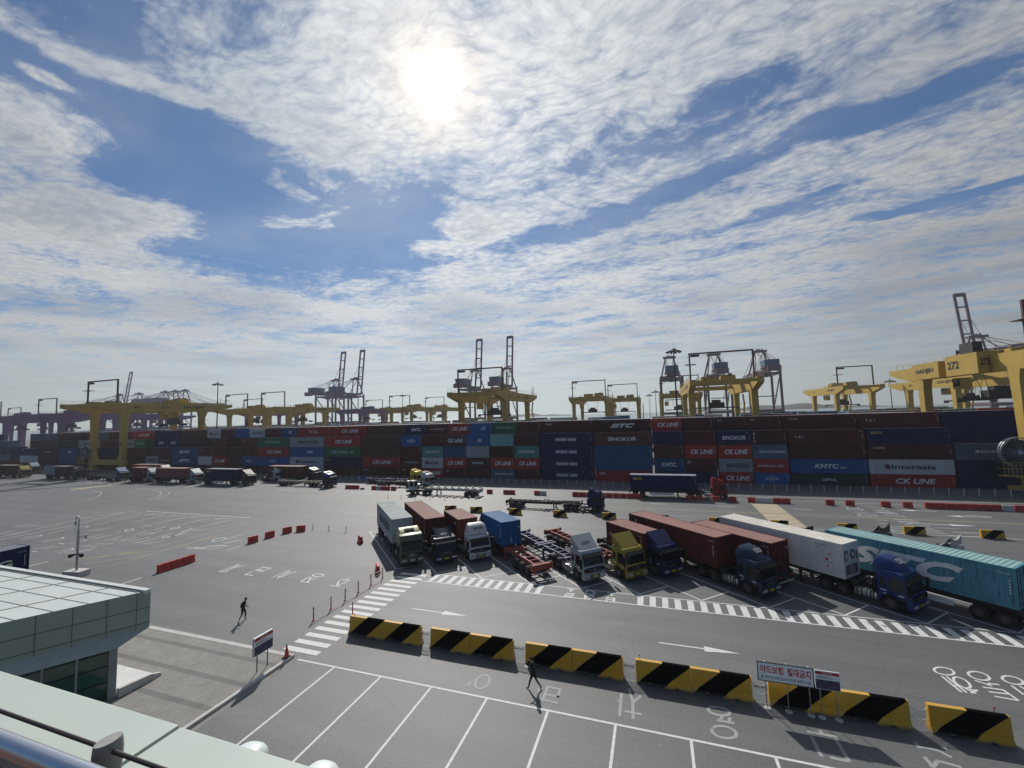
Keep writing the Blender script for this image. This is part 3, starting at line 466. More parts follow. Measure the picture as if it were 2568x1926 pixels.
mb.add([(-60, 21.8, .004), (-22.58, 21.8, .004), (-22.58, 22.15, .004), (-60, 22.15, .004)], [(0, 1, 2, 3)])
tag(put('gutter', mb.mesh('gutter', [mat('gutter_concrete', (0.22, 0.215, 0.20), 0.9, var=0.2, vscale=2)], fixn=False)), kind='structure')
# ================================================================== CONTAINERS
LOGO = {  # text, width fraction, height (m), font weight, shear, colour, x-offset fraction
 'ck': ('CK LINE', .47, .95, .03, .22, 'w', .04), 'sitc': ('SITC', .45, .95, .05, .45, 'w', 0), 'maersk': ('MAERSK', .60, .85, .03, 0, 'k', .06), 'inter': ('Interasia', .52, .85, .02, 0, 'k', .03),
 'kmtc': ('KMTC', .32, .85, .04, .2, 'w', -.02), 'sinokor': ('SINOKOR', .50, .80, .02, 0, 'w', 0), 'wanhai': ('WAN HAI', .40, .80, .03, .1, 'w', .0), 'dongjin': ('DONGJIN', .45, .80, .01, 0, 'g', 0),
 'heung': ('HEUNG-A', .64, .9, .0, 0, 'w', 0), 'dy': ('DONGYOUNG', .55, .50, .02, 0, 'w', .06), 'line': ('LINE', .20, .8, .03, .3, 'w', .10), 'china': ('CHINA SHIPPING', .68, .65, .02, 0, 'w', 0),
 'doowoo': ('DOOWOO', .5, .5, .03, 0, 'w', 0), 'hamburg': ('HAMBURG SÜD', .75, .55, .0, 0, 'w', 0), 'capital': ('CAPITAL', .20, .5, .02, 0, 'w', 0), 'cai': ('CAI', .09, .55, .02, 0, 'w', -.38),
 'asl': ('A S L', .28, .8, .02, 0, 'w', .0), 'cosco': ('COSCO', .26, .55, .01, 0, 'w', 0), 'korea': ('고려해운항공', .5, .55, .0, 0, 'w', 0), 'tex': ('tex', .1, .4, .0, 0, 'w', .3), 'seaco': ('SEACO', .14, .45, .02, .1, 'y', -.38),
 'sitcbig': ('SITC', .62, 1.45, .05, .40, 'w', -.03), 'maersk2': ('MAERSK', .62, .95, .03, 0, 'k', .06), 'pes': ('P\nE\nS', .05, 1.9, .0, 0, 'w', -.42), 'tcol': ('T\nE\nX', .035, 1.6, .02, 0, 'w', -.4), 'hcol': ('T R I', .12, .4, 0, 0, 'w', -.36),
 'hyundai': ('현대', .3, .6, 0, 0, 'w', 0), 'yang': ('YANG MING', .7, .7, .03, 0, 'g', .05), 'florens': ('FLORENS', .14, .35, 0, 0, 'w', -.36), 'triton': ('TRITON', .13, .35, 0, 0, 'w', -.36)}
LC = {'w': white_l, 'k': black_l, 'y': yellow_l, 'g': green_l}
unitg = mat('unit_grey', (0.13, 0.135, 0.14), 0.6)
def cont_mesh(L, Wd, Hh, logo=None, ribs=True, reefer=False, rear=True):
    def f():
        mb = MB(); hw = Wd / 2; d = 0.034
        # frame: corner posts, rails
        for x in (0, L - .16):
            for y in (-hw, hw - .16): mb.box(x, x + .16, y, y + .16, 0, Hh, 0)
        for y in (-hw, hw - .08): mb.box(.16, L - .16, y, y + .08, 0, .16, 0); mb.box(.16, L - .16, y + (0 if y < 0 else 0), y + .08, Hh - .11, Hh - .012, 0)
        for x in (0, L - .1): mb.box(x, x + .1, -hw + .16, hw - .16, 0, .15, 0); mb.box(x, x + .1, -hw + .16, hw - .16, Hh - .12, Hh - .012, 0)
        # corrugated sides
        n = max(8, int((L - .32) / (0.40 if not ribs else 0.29))); p = (L - .32) / n
        for sgn in (-1, 1):
            y0 = sgn * (hw - .012); y1 = sgn * (hw - .012 - (d if not reefer else .006)); vs = []
            for i in range(n):
                x = .16 + i * p
                vs += [(x, y0), (x + p * .34, y0), (x + p * .5, y1), (x + p * .84, y1)]
            vs.append((L - .16, y0))
            m = len(vs); mb.add([(a, b, .16) for a, b in vs] + [(a, b, Hh - .11) for a, b in vs], [(i, i + 1, m + i + 1, m + i) for i in range(m - 1)], 0)
        # roof with cross ribs
        n = max(8, int((L - .2) / 0.30)); p = (L - .2) / n; vs = []
        for i in range(n):
            x = .1 + i * p; vs += [(x, Hh - .03), (x + p * .35, Hh - .03), (x + p * .5, Hh - .004), (x + p * .85, Hh - .004)]
        vs.append((L - .1, Hh - .03)); m = len(vs)
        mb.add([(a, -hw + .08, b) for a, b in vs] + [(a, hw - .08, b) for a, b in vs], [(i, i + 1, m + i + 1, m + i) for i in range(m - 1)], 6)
        # front wall (x = 0) corrugated, doors at x = L
        main = mb; mb = MB()
        n = 8; p = (Wd - .32) / n; vs = []
        for i in range(n):
            y = -hw + .16 + i * p; vs += [(.02, y), (.02, y + p * .4), (.055, y + p * .5), (.055, y + p * .9)]
        vs.append((.02, hw - .16)); m = len(vs)
        mb.add([(a, b, .15) for a, b in vs] + [(a, b, Hh - .12) for a, b in vs], [(i, i + 1, m + i + 1, m + i) for i in range(m - 1)], 0)
        if not reefer:
            for s in (-1, 1):
                mb.box(L - .06, L - .03, min(s * .015, s * (hw - .17)), max(s * .015, s * (hw - .17)), .15, Hh - .12, 0)
                for yy in (.32, .72):
                    mb.cyl((L - .01, s * yy * hw * 1.05, .12), (L - .01, s * yy * hw * 1.05, Hh - .1), .018, n=5, mi=1)
                    mb.box(L - .03, L + .02, s * yy * hw * 1.05 - .02, s * yy * hw * 1.05 + .22, 1.0, 1.05, 1)
                    if s * yy > .5: mb.box(L - .03, L, s * yy * hw * 1.05 - .02, s * yy * hw * 1.05 + .12, 1.65, 1.80, 2)
        else:
            add_text(mb, 'TRIU 884526', (L - 1.6, -hw - .012, Hh * .85), (1, 0, 0), (0, 0, 1), .9, .12, 1); add_text(mb, '45R1', (L - 1.85, -hw - .012, Hh * .77), (1, 0, 0), (0, 0, 1), .3, .1, 1)
            mb.add([(L - 1.35, -hw - .012, 1.15), (L - 1.05, -hw - .012, 1.15), (L - 1.2, -hw - .012, 1.42)], [(0, 1, 2)], 5); mb.box(L - 1.05, L - .93, -hw - .014, -hw, 1.62, 1.74, 5); mb.box(L - 1.25, L - 1.10, -hw - .014, -hw, .62, .76, 5); mb.box(L - 1.5, L - .8, -hw - .012, -hw, .98, 1.0, 1)
            for q_ in range(9): mb.box(1.0 + q_ * 1.15, 1.006 + q_ * 1.15, -hw - .010, -hw, .2, Hh - .15, 3)
            mb.box(L - .10, L - .04, -hw + .17, hw - .17, .15, Hh - .12, 0)
            mb.box(L - .06, L, -.85, .85, .25, .95, 7); mb.box(L - .04, L + .012, -.8, .8, 1.0, 1.12, 0); mb.box(L - .04, L + .016, -.3, .45, .3, .9, 3)
            mb.cyl((L - .05, 0.25, 1.75), (L + .01, 0.25, 1.75), .36, n=20, mi=7); mb.cyl((L - .02, 0.25, 1.75), (L + .03, 0.25, 1.75), .16, n=12, mi=0)
            mb.box(L - .05, L + .012, -.90, -.45, 1.35, 2.1, 7); mb.box(L - .03, L + .02, -.82, -.55, 1.45, 1.9, 0); mb.box(L - .05, L + .01, .80, .95, 1.3, 1.9, 7)
        if not rear and not reefer: mb.v = [(L - a, b_, c_) for a, b_, c_ in mb.v]
        main.add(mb.v, [], 0); off_ = len(main.v) - len(mb.v)
        for f_, m_ in zip(mb.f, mb.m): main.f.append([i_ + off_ for i_ in f_]); main.m.append(m_)
        mb = main
        if logo:
            s, wf, hh, bo, sh, lc, ox = LOGO[logo]; k = 3
            if L < 8 and logo in ('ck', 'sinokor', 'dongjin', 'maersk', 'dy', 'korea', 'cosco', 'kmtc'): wf = min(.72, wf * 1.5)
            add_text(mb, s, (L * (.5 + ox), -hw - .006, Hh * .5 if logo not in ('cai', 'tex', 'florens', 'triton', 'seaco') else Hh * .74), (1, 0, 0), (0, 0, 1), L * wf, hh, 2, bo, sh)
            if logo == 'ck': add_text(mb, 'CONTAINER', (L * .13, -hw - .006, Hh * .86), (1, 0, 0), (0, 0, 1), L * .10, .10, 2, 0, .2)
            if logo in ('maersk', 'maersk2'):
                cx = L * .15; mb.add([(cx + .38 * math.cos(i * math.pi / 7) * (1 if i % 2 else .45), -hw - .007, Hh * .5 + .38 * math.sin(i * math.pi / 7) * (1 if i % 2 else .45)) for i in range(14)], [tuple(range(14))], 4)
            if logo == 'inter':
                cx = L * .22; pts = [(cx + .5 * math.cos(R(90 + 60 * i)), Hh * .5 + .5 * math.sin(R(90 + 60 * i))) for i in range(6)]
                mb.add([(a, -hw - .006, b) for a, b in pts], [(0, 1, 2, 3, 4, 5)], 4); mb.add([(cx - .42, -hw - .010, Hh * .5 - .3), (cx + .42, -hw - .010, Hh * .5 + .10), (cx + .42, -hw - .010, Hh * .5 + .28), (cx - .42, -hw - .010, Hh * .5 - .1)], [(0, 1, 2, 3)], 5)
            if logo == 'kmtc': add_text(mb, 'LINE', (L * .70, -hw - .006, Hh * .40), (1, 0, 0), (0, 0, 1), L * .09, .3, 2, .02, .2)
            if logo == 'cosco':
                for rx, rz in ((.62, .62), (.95, .22), (.3, .62)):
                    pp = [(L * .5 + rx * math.cos(i * math.pi / 10), -hw - .008, Hh * .5 + rz * math.sin(i * math.pi / 10)) for i in range(21)]
                    mb.tube(pp, .018, 4, 2)
            if logo == 'dy': mb.add([(L * .27, -hw - .006, Hh * .56), (L * .21, -hw - .006, Hh * .62), (L * .235, -hw - .006, Hh * .50), (L * .205, -hw - .006, Hh * .40), (L * .27, -hw - .006, Hh * .46)], [(0, 1, 2, 3, 4)], 2)
            if logo == 'sitcbig': pass
        # small identification codes
        add_text(mb, 'TCLU 58', (L - .55, -hw - .006, Hh * .84), (1, 0, 0), (0, 0, 1), .62, .10, 2)
        for j in range(5): mb.box(L - .34, L - .28, -hw - .004, -hw + .01, Hh * .35 + j * .2, Hh * .35 + j * .2 + .11, 2)
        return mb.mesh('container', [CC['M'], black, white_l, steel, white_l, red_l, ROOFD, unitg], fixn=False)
    return cached(('cont', round(L, 2), round(Wd, 2), round(Hh, 2), logo, ribs, reefer, rear), f)
def container(code, L, Wd, Hh, loc, rz=0, logo=None, label='', group=None, flip=False, reefer=False, rear=True, name='shipping_container'):
    """local x runs along the box; origin at the x = 0 end, bottom centre"""
    me = cont_mesh(L, Wd, Hh, logo, reefer=reefer, rear=rear)
    lc = LC[LOGO[logo][5]] if logo else white_l
    l2 = {'maersk': mat('star_pale_blue', (0.25, 0.5, 0.62)), 'maersk2': mat('star_pale_blue', (0.25, 0.5, 0.62)), 'inter': black_l}.get(logo, white_l)
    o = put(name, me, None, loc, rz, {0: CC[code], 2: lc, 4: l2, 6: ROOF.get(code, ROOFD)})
    return tag(o, label, 'shipping container', group)
TIERZ = [0.0, 2.42, 5.08, 7.88, 10.72, 13.55]
ORD = ['first', 'second', 'third', 'fourth', 'fifth', 'sixth', 'seventh', 'eighth', 'ninth', 'tenth', 'eleventh', 'twelfth', 'thirteenth', 'fourteenth', 'fifteenth', 'sixteenth', 'seventeenth', 'eighteenth', 'nineteenth', 'twentieth',
       'twenty-first', 'twenty-second', 'twenty-third', 'twenty-fourth', 'twenty-fifth', 'twenty-sixth', 'twenty-seventh', 'twenty-eighth', 'twenty-ninth', 'thirtieth', 'thirty-first', 'thirty-second', 'thirty-third', 'thirty-fourth',
       'thirty-fifth', 'thirty-sixth', 'thirty-seventh', 'thirty-eighth', 'thirty-ninth', 'fortieth', 'forty-first', 'forty-second', 'forty-third', 'forty-fourth', 'forty-fifth']
TN = ['bottom', 'second', 'third', 'fourth', 'fifth']
# front row, slot k -> list of stacks (one 40 ft or two 20 ft), bottom tier first
F1 = {
 -17: [['M', 'W', 'N:triton']], -16: [['N', 'BR', 'M:hyundai', 'BR']], -15: [['N', 'B2', 'B2:line', 'DG']], -14: [['BR', 'BR', 'BR', 'GY:maersk']], -13: [['M', 'BR', 'N', 'M']],
 -12: [['BR', 'DM', 'M', 'GY:maersk'], ['M', 'DM', 'M', 'G:dongjin']], -11: [['M', 'GY:maersk', 'M'], ['M', 'BR:korea', 'DM']], -10: [['N', 'B2:sitc', 'B2:sitc']],
 -9: [['M', 'W', 'M:florens'], ['BR', 'R:ck', 'M', 'M:cai']], -8: [['M', 'BR', 'BR'], ['DM', 'B:cosco', 'M', 'M:cai']],
 -7: [['BR', 'B:cosco', 'R:ck', 'G:dongjin']], -6: [['W', 'W:inter', 'B:line', 'GY:maersk']], -5: [['BR', 'N:seaco', 'G:heung', 'R:ck']], -4: [['BR:florens', 'R:ck', 'BR', 'BR']],
 -3: [['M:florens', 'M:korea', 'M', 'B:cosco'], ['R:ck', 'W:inter', 'T:china', 'M']], -2: [['DM:florens', 'R:ck', 'B2', 'BR:ck'], ['DM', 'DM:doowoo', 'GY', 'B:line']],
 -1: [['S:dy', 'R:ck', 'DM', 'TL'], ['M', 'R:ck', 'T:china', 'DM']], 0: [['N:wanhai'] * 4], 1: [['R:cai', 'B2', 'B2', 'BR:sinokor']],
 2: [['N', 'B2:kmtc', 'BR', 'N'], ['N', 'M:cai', 'R:ck', 'M']], 3: [['R:ck', 'GY:maersk', 'R:ck', 'N:sinokor'], ['B:cosco', 'R:hamburg', 'S:dy', 'DM:pes']],
 4: [['DG:capital', 'B:kmtc', 'DM', 'M:hcol']], 5: [['R:ck', 'W:inter', 'DM:florens', 'N:seaco']], 6: [['N', 'N', 'S:dy']], 7: [['DM', 'N', 'M']], 8: [['N', 'BR', 'M', 'M']]}
TOP = {-17: ['S'], -16: ['S', 'BR'], -15: ['DM'], -14: ['R', 'S'], -13: ['M'], -12: ['R:ck'], -11: ['M', 'N'], -10: ['BR'], -9: ['W:inter', 'M'], -8: ['B', 'W:maersk'], -7: ['M', 'B2:line'], -6: ['R:asl'], -5: ['R:ck'], -4: ['BR'],
       -3: ['N:kmtc', 'M:korea'], -2: ['R:ck', 'B:line'], -1: ['G:dongjin', 'M'], 0: ['M:florens'], 1: ['DM:sitc'], 2: ['R:ck', 'M'], 3: ['DM:triton', 'M:florens'], 4: ['M:triton'], 5: ['RB:hcol'], 6: ['N'], 7: ['GY'], 8: ['N']}
LNAME = {'ck': 'with slanted white name', 'sitc': 'with bold italic name', 'maersk': 'with black name and star', 'inter': 'with hexagon logo', 'kmtc': 'with white italic capitals',
         'sinokor': 'with plain white capitals', 'wanhai': 'with two white words', 'dongjin': 'with pale green capitals', 'heung': 'with wide white capitals', 'dy': 'with small arrow logo', 'line': 'with short white word',
         'china': 'with condensed white capitals', 'doowoo': 'with rounded white capitals', 'hamburg': 'with thin white lettering', 'capital': 'with small central word', 'cai': 'with corner letters', 'asl': 'with three spaced letters',
         'cosco': 'with a globe emblem', 'korea': 'with white Korean letters', 'florens': 'with tiny corner word', 'triton': 'with tiny corner word', 'seaco': 'with yellow corner word', 'pes': 'with letters running down',
         'hcol': 'with small corner letters', 'hyundai': 'with Korean word', None: 'without name'}
G1 = 'containers stacked along the yard fence'; G2 = 'containers in the second row of the front block'
order = []; seen = 0
col_i = 0
def spec(s): return (s.split(':') + [None])[:2]
for k in sorted(F1):
    u0 = -25.7 + 12.6 * k + .1; stacks = F1[k]; n = len(stacks)
    for j, st in enumerate(stacks):
        L = 12.25 if n == 1 else 6.05; u = u0 + (0 if j == 0 else 6.2)
        for ti, s in enumerate(st):
            code, logo = spec(s); z0 = TIERZ[ti] + .012; h = TIERZ[ti + 1] - TIERZ[ti] - .03
            lab = '%s container %s, %s tier, %s front stack from left' % (CNAME[code], LNAME[logo], TN[ti], ORD[col_i])
            container(code, L, 2.38, h, (u, 95.0 + 1.19 + random.uniform(-.03, .03), z0 ), 0, logo, lab, G1)
        col_i += 1
col_j = 0
for k in sorted(TOP):
    u0 = -25.7 + 12.6 * k + .1; st = TOP[k]; n = len(st); short = k in (-12, -11, -10, -9, -17, 6, 7)
    for j, s in enumerate(st):
        L = 12.25 if n == 1 else 6.05; u = u0 + (0 if j == 0 else 6.2); code, logo = spec(s)
        tiers = [2, 3, 4] if short else [3, 4]
        for ti in tiers:
            if ti == 4: c, lg = code, logo
            else: c = random.choice(['N', 'M', 'DM', 'BR', 'N', 'S']); lg = None
            if k == -11: c = 'N'; lg = 'sitc' if ti < 4 else None
            if k in (6,) : c = 'N'; lg = None
            lab = '%s container %s, %s tier, %s rear row stack from left' % (CNAME[c], LNAME[lg], TN[ti], ORD[col_j])
            container(c, L, 2.38, TIERZ[ti + 1] - TIERZ[ti] - .03, (u, 97.62 + 1.19 + random.uniform(-.03, .03), TIERZ[ti] + .012), 0, lg, lab, G2)
        col_j += 1
# ---- blocks behind: top tiers one by one where they show, the rest as one mass
random.seed(11)
codes = ['M', 'DM', 'BR', 'N', 'B', 'B2', 'R', 'GY', 'S', 'T', 'G', 'M', 'BR', 'N', 'W']
G3 = 'containers in the block behind the front one'
far_codes = ['M', 'DM', 'BR', 'N', 'B', 'B2', 'R', 'GY', 'S', 'T', 'G', 'W']
fm = MB()
def fbox(u, v, z, L, h, ci): fm.box(u, u + L, v, v + 2.38, z + .03, z + h - .03, ci)
hts = {}
n3 = 0
for blk in range(1, 7):
    vb = 95.0 + 38.5 * (blk - 1) + (0 if blk == 1 else -.5)
    random.seed(100 + blk)
    k0, k1 = (-12 - 5 * blk, 8 + 3 * blk)
    for k in range(k0, k1):
        if blk == 1 and k < -17: continue
        u0 = -25.7 + 12.6 * k; base = random.choice([4, 5, 5, 5]) if blk > 1 else 5
        if blk > 2: base = random.choice([2, 3, 4, 4, 5])
        for row in range(6):
            if blk == 1 and row < 2: continue
            v = vb + 2.62 * row; nt = max(1, base - random.choice([0, 0, 0, 1]))
            if blk == 1 and k in (-12, -11, -10, -9, 6, 7): nt = min(nt, 4)
            pair = random.random() < .4
            for j in ((0, 1) if pair else (0,)):
                L = 5.9 if pair else 11.9
                lo = max(0, nt - 3) if row else 0
                for ti in range(lo, nt):
                    ci = random.randrange(len(far_codes))
                    own = blk == 2 and row == 0 and ti == nt - 1 and -16 <= k <= 7 and n3 < 52
                    if own:
                        n3 += 1; c = far_codes[ci]
                        container(c, L, 2.38, TIERZ[ti + 1] - TIERZ[ti] - .03, (u0 + .1 + 6.15 * j, v + 1.19, TIERZ[ti] + .012), 0, None,
                                  '%s container topping %s stack from left in the second block' % (CNAME[c], ORD[n3 - 1]), G3)
                    else: fbox(u0 + .1 + 6.15 * j, v, TIERZ[ti], L, TIERZ[ti + 1] - TIERZ[ti], ci)
# far-off stacks at the left end of the yard
random.seed(5)
for k in range(-34, -19):
    for row in range(3):
        for ti in range(random.choice([3, 4, 5])): fbox(-25.7 + 12.6 * k, 100 + 2.62 * row, TIERZ[ti], 11.9, TIERZ[ti + 1] - TIERZ[ti], random.choice([0, 1, 2, 3, 3, 5, 8]))
o = put('container_stacks', fm.mesh('container_stacks', [CC[c] for c in far_codes], fixn=False)); tag(o, 'mass of mixed maroon and blue containers stacked deep in the yard', 'containers', kind='stuff')
# ================================================================== TRUCKS
def wheel_mesh(r, w, dual=False):
    def f():
        mb = MB(); n = 22; prof = [(r * .60, -w / 2), (r * .9, -w / 2), (r, -w * .32), (r, w * .32), (r * .9, w / 2), (r * .60, w / 2)]
        for i in range(n):
            a, b = 2 * math.pi * i / n, 2 * math.pi * (i + 1) / n
            for (r0, y0), (r1, y1) in zip(prof, prof[1:]):
                mb.add([(r0 * math.cos(a), y0, r0 * math.sin(a)), (r1 * math.cos(a), y1, r1 * math.sin(a)), (r1 * math.cos(b), y1, r1 * math.sin(b)), (r0 * math.cos(b), y0, r0 * math.sin(b))], [(0, 1, 2, 3)], 0)
        return mb.mesh('wheel', [rubber], smooth=True)
    return cached(('wheel', r, w), f)
def rim_mesh(r, w):
    def f():
        mb = MB(); n = 18
        mb.cyl((0, -w * .30, 0), (0, w * .30, 0), r * .60, n=n, mi=0)
        for s in (-1, 1):
            mb.cyl((0, s * w * .30, 0), (0, s * w * .50, 0), r * .60, r * .56, n=n, mi=0, cap=False)
            mb.cyl((0, s * w * .28, 0), (0, s * w * .46, 0), r * .24, r * .18, n=12, mi=0)
            for k in range(8): a = k * math.pi / 4; mb.cyl((r * .38 * math.cos(a), s * w * .28, r * .38 * math.sin(a)), (r * .38 * math.cos(a), s * w * .34, r * .38 * math.sin(a)), r * .06, n=6, mi=1)
        return mb.mesh('rim', [rimm, black], smooth=False)
    return cached(('rim', r, w), f)
CW = 1.16   # half width of a cab
def cab_mesh(style):
    def f():
        # side profile: x back from the bumper is negative
        roof = {'high': 3.10, 'day': 2.62, 'mid': 2.80}[style]
        wb = -1.30; rr = .60
        arch = [(wb + rr * math.cos(R(a)), .52 + rr * math.sin(R(a))) for a in range(0, 181, 20)]
        back = {'high': -2.20, 'day': -1.85, 'mid': -2.05}[style]
        prof = [(-.02, .35), (.0, .95), (-.03, 1.35), (-.10, 1.45), (-.34, roof - .42), (-.50, roof - .12), (-.85, roof), (back + .1, roof), (back, roof - .15), (back, .85), (-2.0 if back < -2 else back + .03, .52)] + list(reversed(arch)) + [(-.45, .35)]
        mb = MB(); mb.prism(prof, -CW, CW, 'y', 0)
        return mb.mesh('cab', [TP['white']], smooth=True, bevel=.05)
    return cached(('cab', style), f)
def front_pt(style, z, off=.0):
    roof = {'high': 3.10, 'day': 2.62, 'mid': 2.80}[style]
    a, b = (-.10, 1.45), (-.34, roof - .42); s = (z - a[1]) / (b[1] - a[1]); return a[0] + (b[0] - a[0]) * s + off
def cab_bits(style):
    """returns dict of cached meshes for the sub-parts of a cab"""
    roof = {'high': 3.10, 'day': 2.62, 'mid': 2.80}[style]
    top = roof - (.62 if style == 'high' else .45)
    if style == 'high': top = 2.35
    def wsc():
        mb = MB(); z0, z1 = 1.50, top; o = .045
        for yy0, yy1 in ((-1.04, 1.04),):
            vs = [(front_pt(style, z0, o), yy0, z0), (front_pt(style, z0, o), yy1, z0), (front_pt(style, z1, o), yy1 * .97, z1), (front_pt(style, z1, o), yy0 * .97, z1)]
            mb.add(vs + [(x - .05, y, z) for x, y, z in vs], [(0, 1, 2, 3), (7, 6, 5, 4), (0, 4, 5, 1), (1, 5, 6, 2), (2, 6, 7, 3), (3, 7, 4, 0)], 0)
        for s in (-.4, .45): mb.beam((front_pt(style, z0 + .02, .07), s, z0 + .02), (front_pt(style, z0 + .4, .07), s + .5, z0 + .4), .02, .02, 1)
        return mb.mesh('windscreen', [glass, black])
    def swin(s):
        def g():
            mb = MB(); y = s * (CW + .006); poly = [(-.34, 1.52), (-.50, top - .04), (-1.22, top - .02), (-1.22, 1.48), (-.75, 1.40)]
            mb.prism(poly, min(y, y - s * .03), max(y, y - s * .03), 'y', 0)
            if style != 'day': mb.prism([(-1.52, 1.62), (-1.52, top - .08), (-1.86, top - .1), (-1.86, 1.66)], min(y, y - s * .03), max(y, y - s * .03), 'y', 0)
            return mb.mesh('side_window', [glass])
        return g
    def grille():
        mb = MB(); mb.box(-.04, .03, -.72, .72, .92, 1.34, 0)
        for k in range(3): mb.box(.02, .042, -.66, .66, .98 + k * .12, 1.005 + k * .12, 1)
        mb.cyl((.03, 0, 1.16), (.055, 0, 1.16), .085, n=14, mi=1); mb.box(.02, .078, -.50, .50, .56, .74, 0); mb.box(-.05, .012, -1.12, -.74, .98, 1.30, 0); mb.box(-.05, .012, .74, 1.12, .98, 1.30, 0)
        return mb.mesh('grille', [black, mat('dull_chrome', (0.22, 0.23, 0.24), .35, .7)])
    def bumper():
        mb = MB(); mb.box(-.30, .07, -1.17, 1.17, .34, .78, 0); mb.box(.05, .085, -.55, .55, .38, .52, 1)
        return mb.mesh('bumper', [TP['white'], black], bevel=.03, smooth=True)
    def hl(s):
        def g():
            mb = MB(); mb.box(-.02, .095, s * .78 - .24, s * .78 + .24, .56, .76, 0); mb.box(.0, .10, s * 1.02 - .10, s * 1.02 + .10, .58, .73, 1)
            return mb.mesh('headlight', [lampg, amber], bevel=.02)
        return g
    def mir(s):
        def g():
            mb = MB(); mb.beam((-.22, s * 1.1, 2.25), (-.02, s * 1.42, 2.25), .04); mb.box(-.1, .04, s * 1.42 - .1, s * 1.42 + .1, 1.70, 2.28, 0); mb.box(-.12, .02, s * 1.40 - .09, s * 1.40 + .09, 1.42, 1.66, 0)
            return mb.mesh('mirror', [black])
        return g
    def door(s):
        def g():
            mb = MB(); y = s * (CW + .004); 
            for a, b in (((-.30, .95), (-.30, 1.5)), ((-1.28, 1.05), (-1.28, top)), ((-.30, .95), (-.75, .95))): mb.beam((a[0], y, a[1]), (b[0], y, b[1]), .018, .018, 0)
            mb.box(-1.22, -1.06, min(y, y + s * .03), max(y, y + s * .03), 1.28, 1.33, 0)
            ya, yb = sorted((s * 1.10, s * 1.185)); mb.box(-.74, -.36, ya, yb, .36, .92, 0)
            mb.beam((-1.30, y, .95), (-1.30, y, 1.5), .018, .018, 0); mb.beam((-1.86, y, 1.05), (-1.32, y, 1.05), .02, .03, 0)
            return mb.mesh('door', [black])
        return g
    def visor():
        mb = MB(); x = front_pt(style, top, .02); mb.prism([(x, top + .02), (x + .28, top - .10), (x + .29, top - .05), (x, top + .12)], -1.08, 1.08, 'y', 0)
        return mb.mesh('sun_visor', [black])
    K = lambda n, fn: cached((n, style), fn)
    return [('windscreen', K('ws', wsc)), ('side_window', K('sw1', swin(1))), ('side_window', K('sw-1', swin(-1))), ('grille', K('gr', grille)), ('bumper', K('bu', bumper)),
            ('headlight', K('h1', hl(1))), ('headlight', K('h-1', hl(-1))), ('mirror', K('m1', mir(1))), ('mirror', K('m-1', mir(-1))), ('door', K('d1', door(1))), ('door', K('d-1', door(-1))), ('sun_visor', K('vi', visor))]
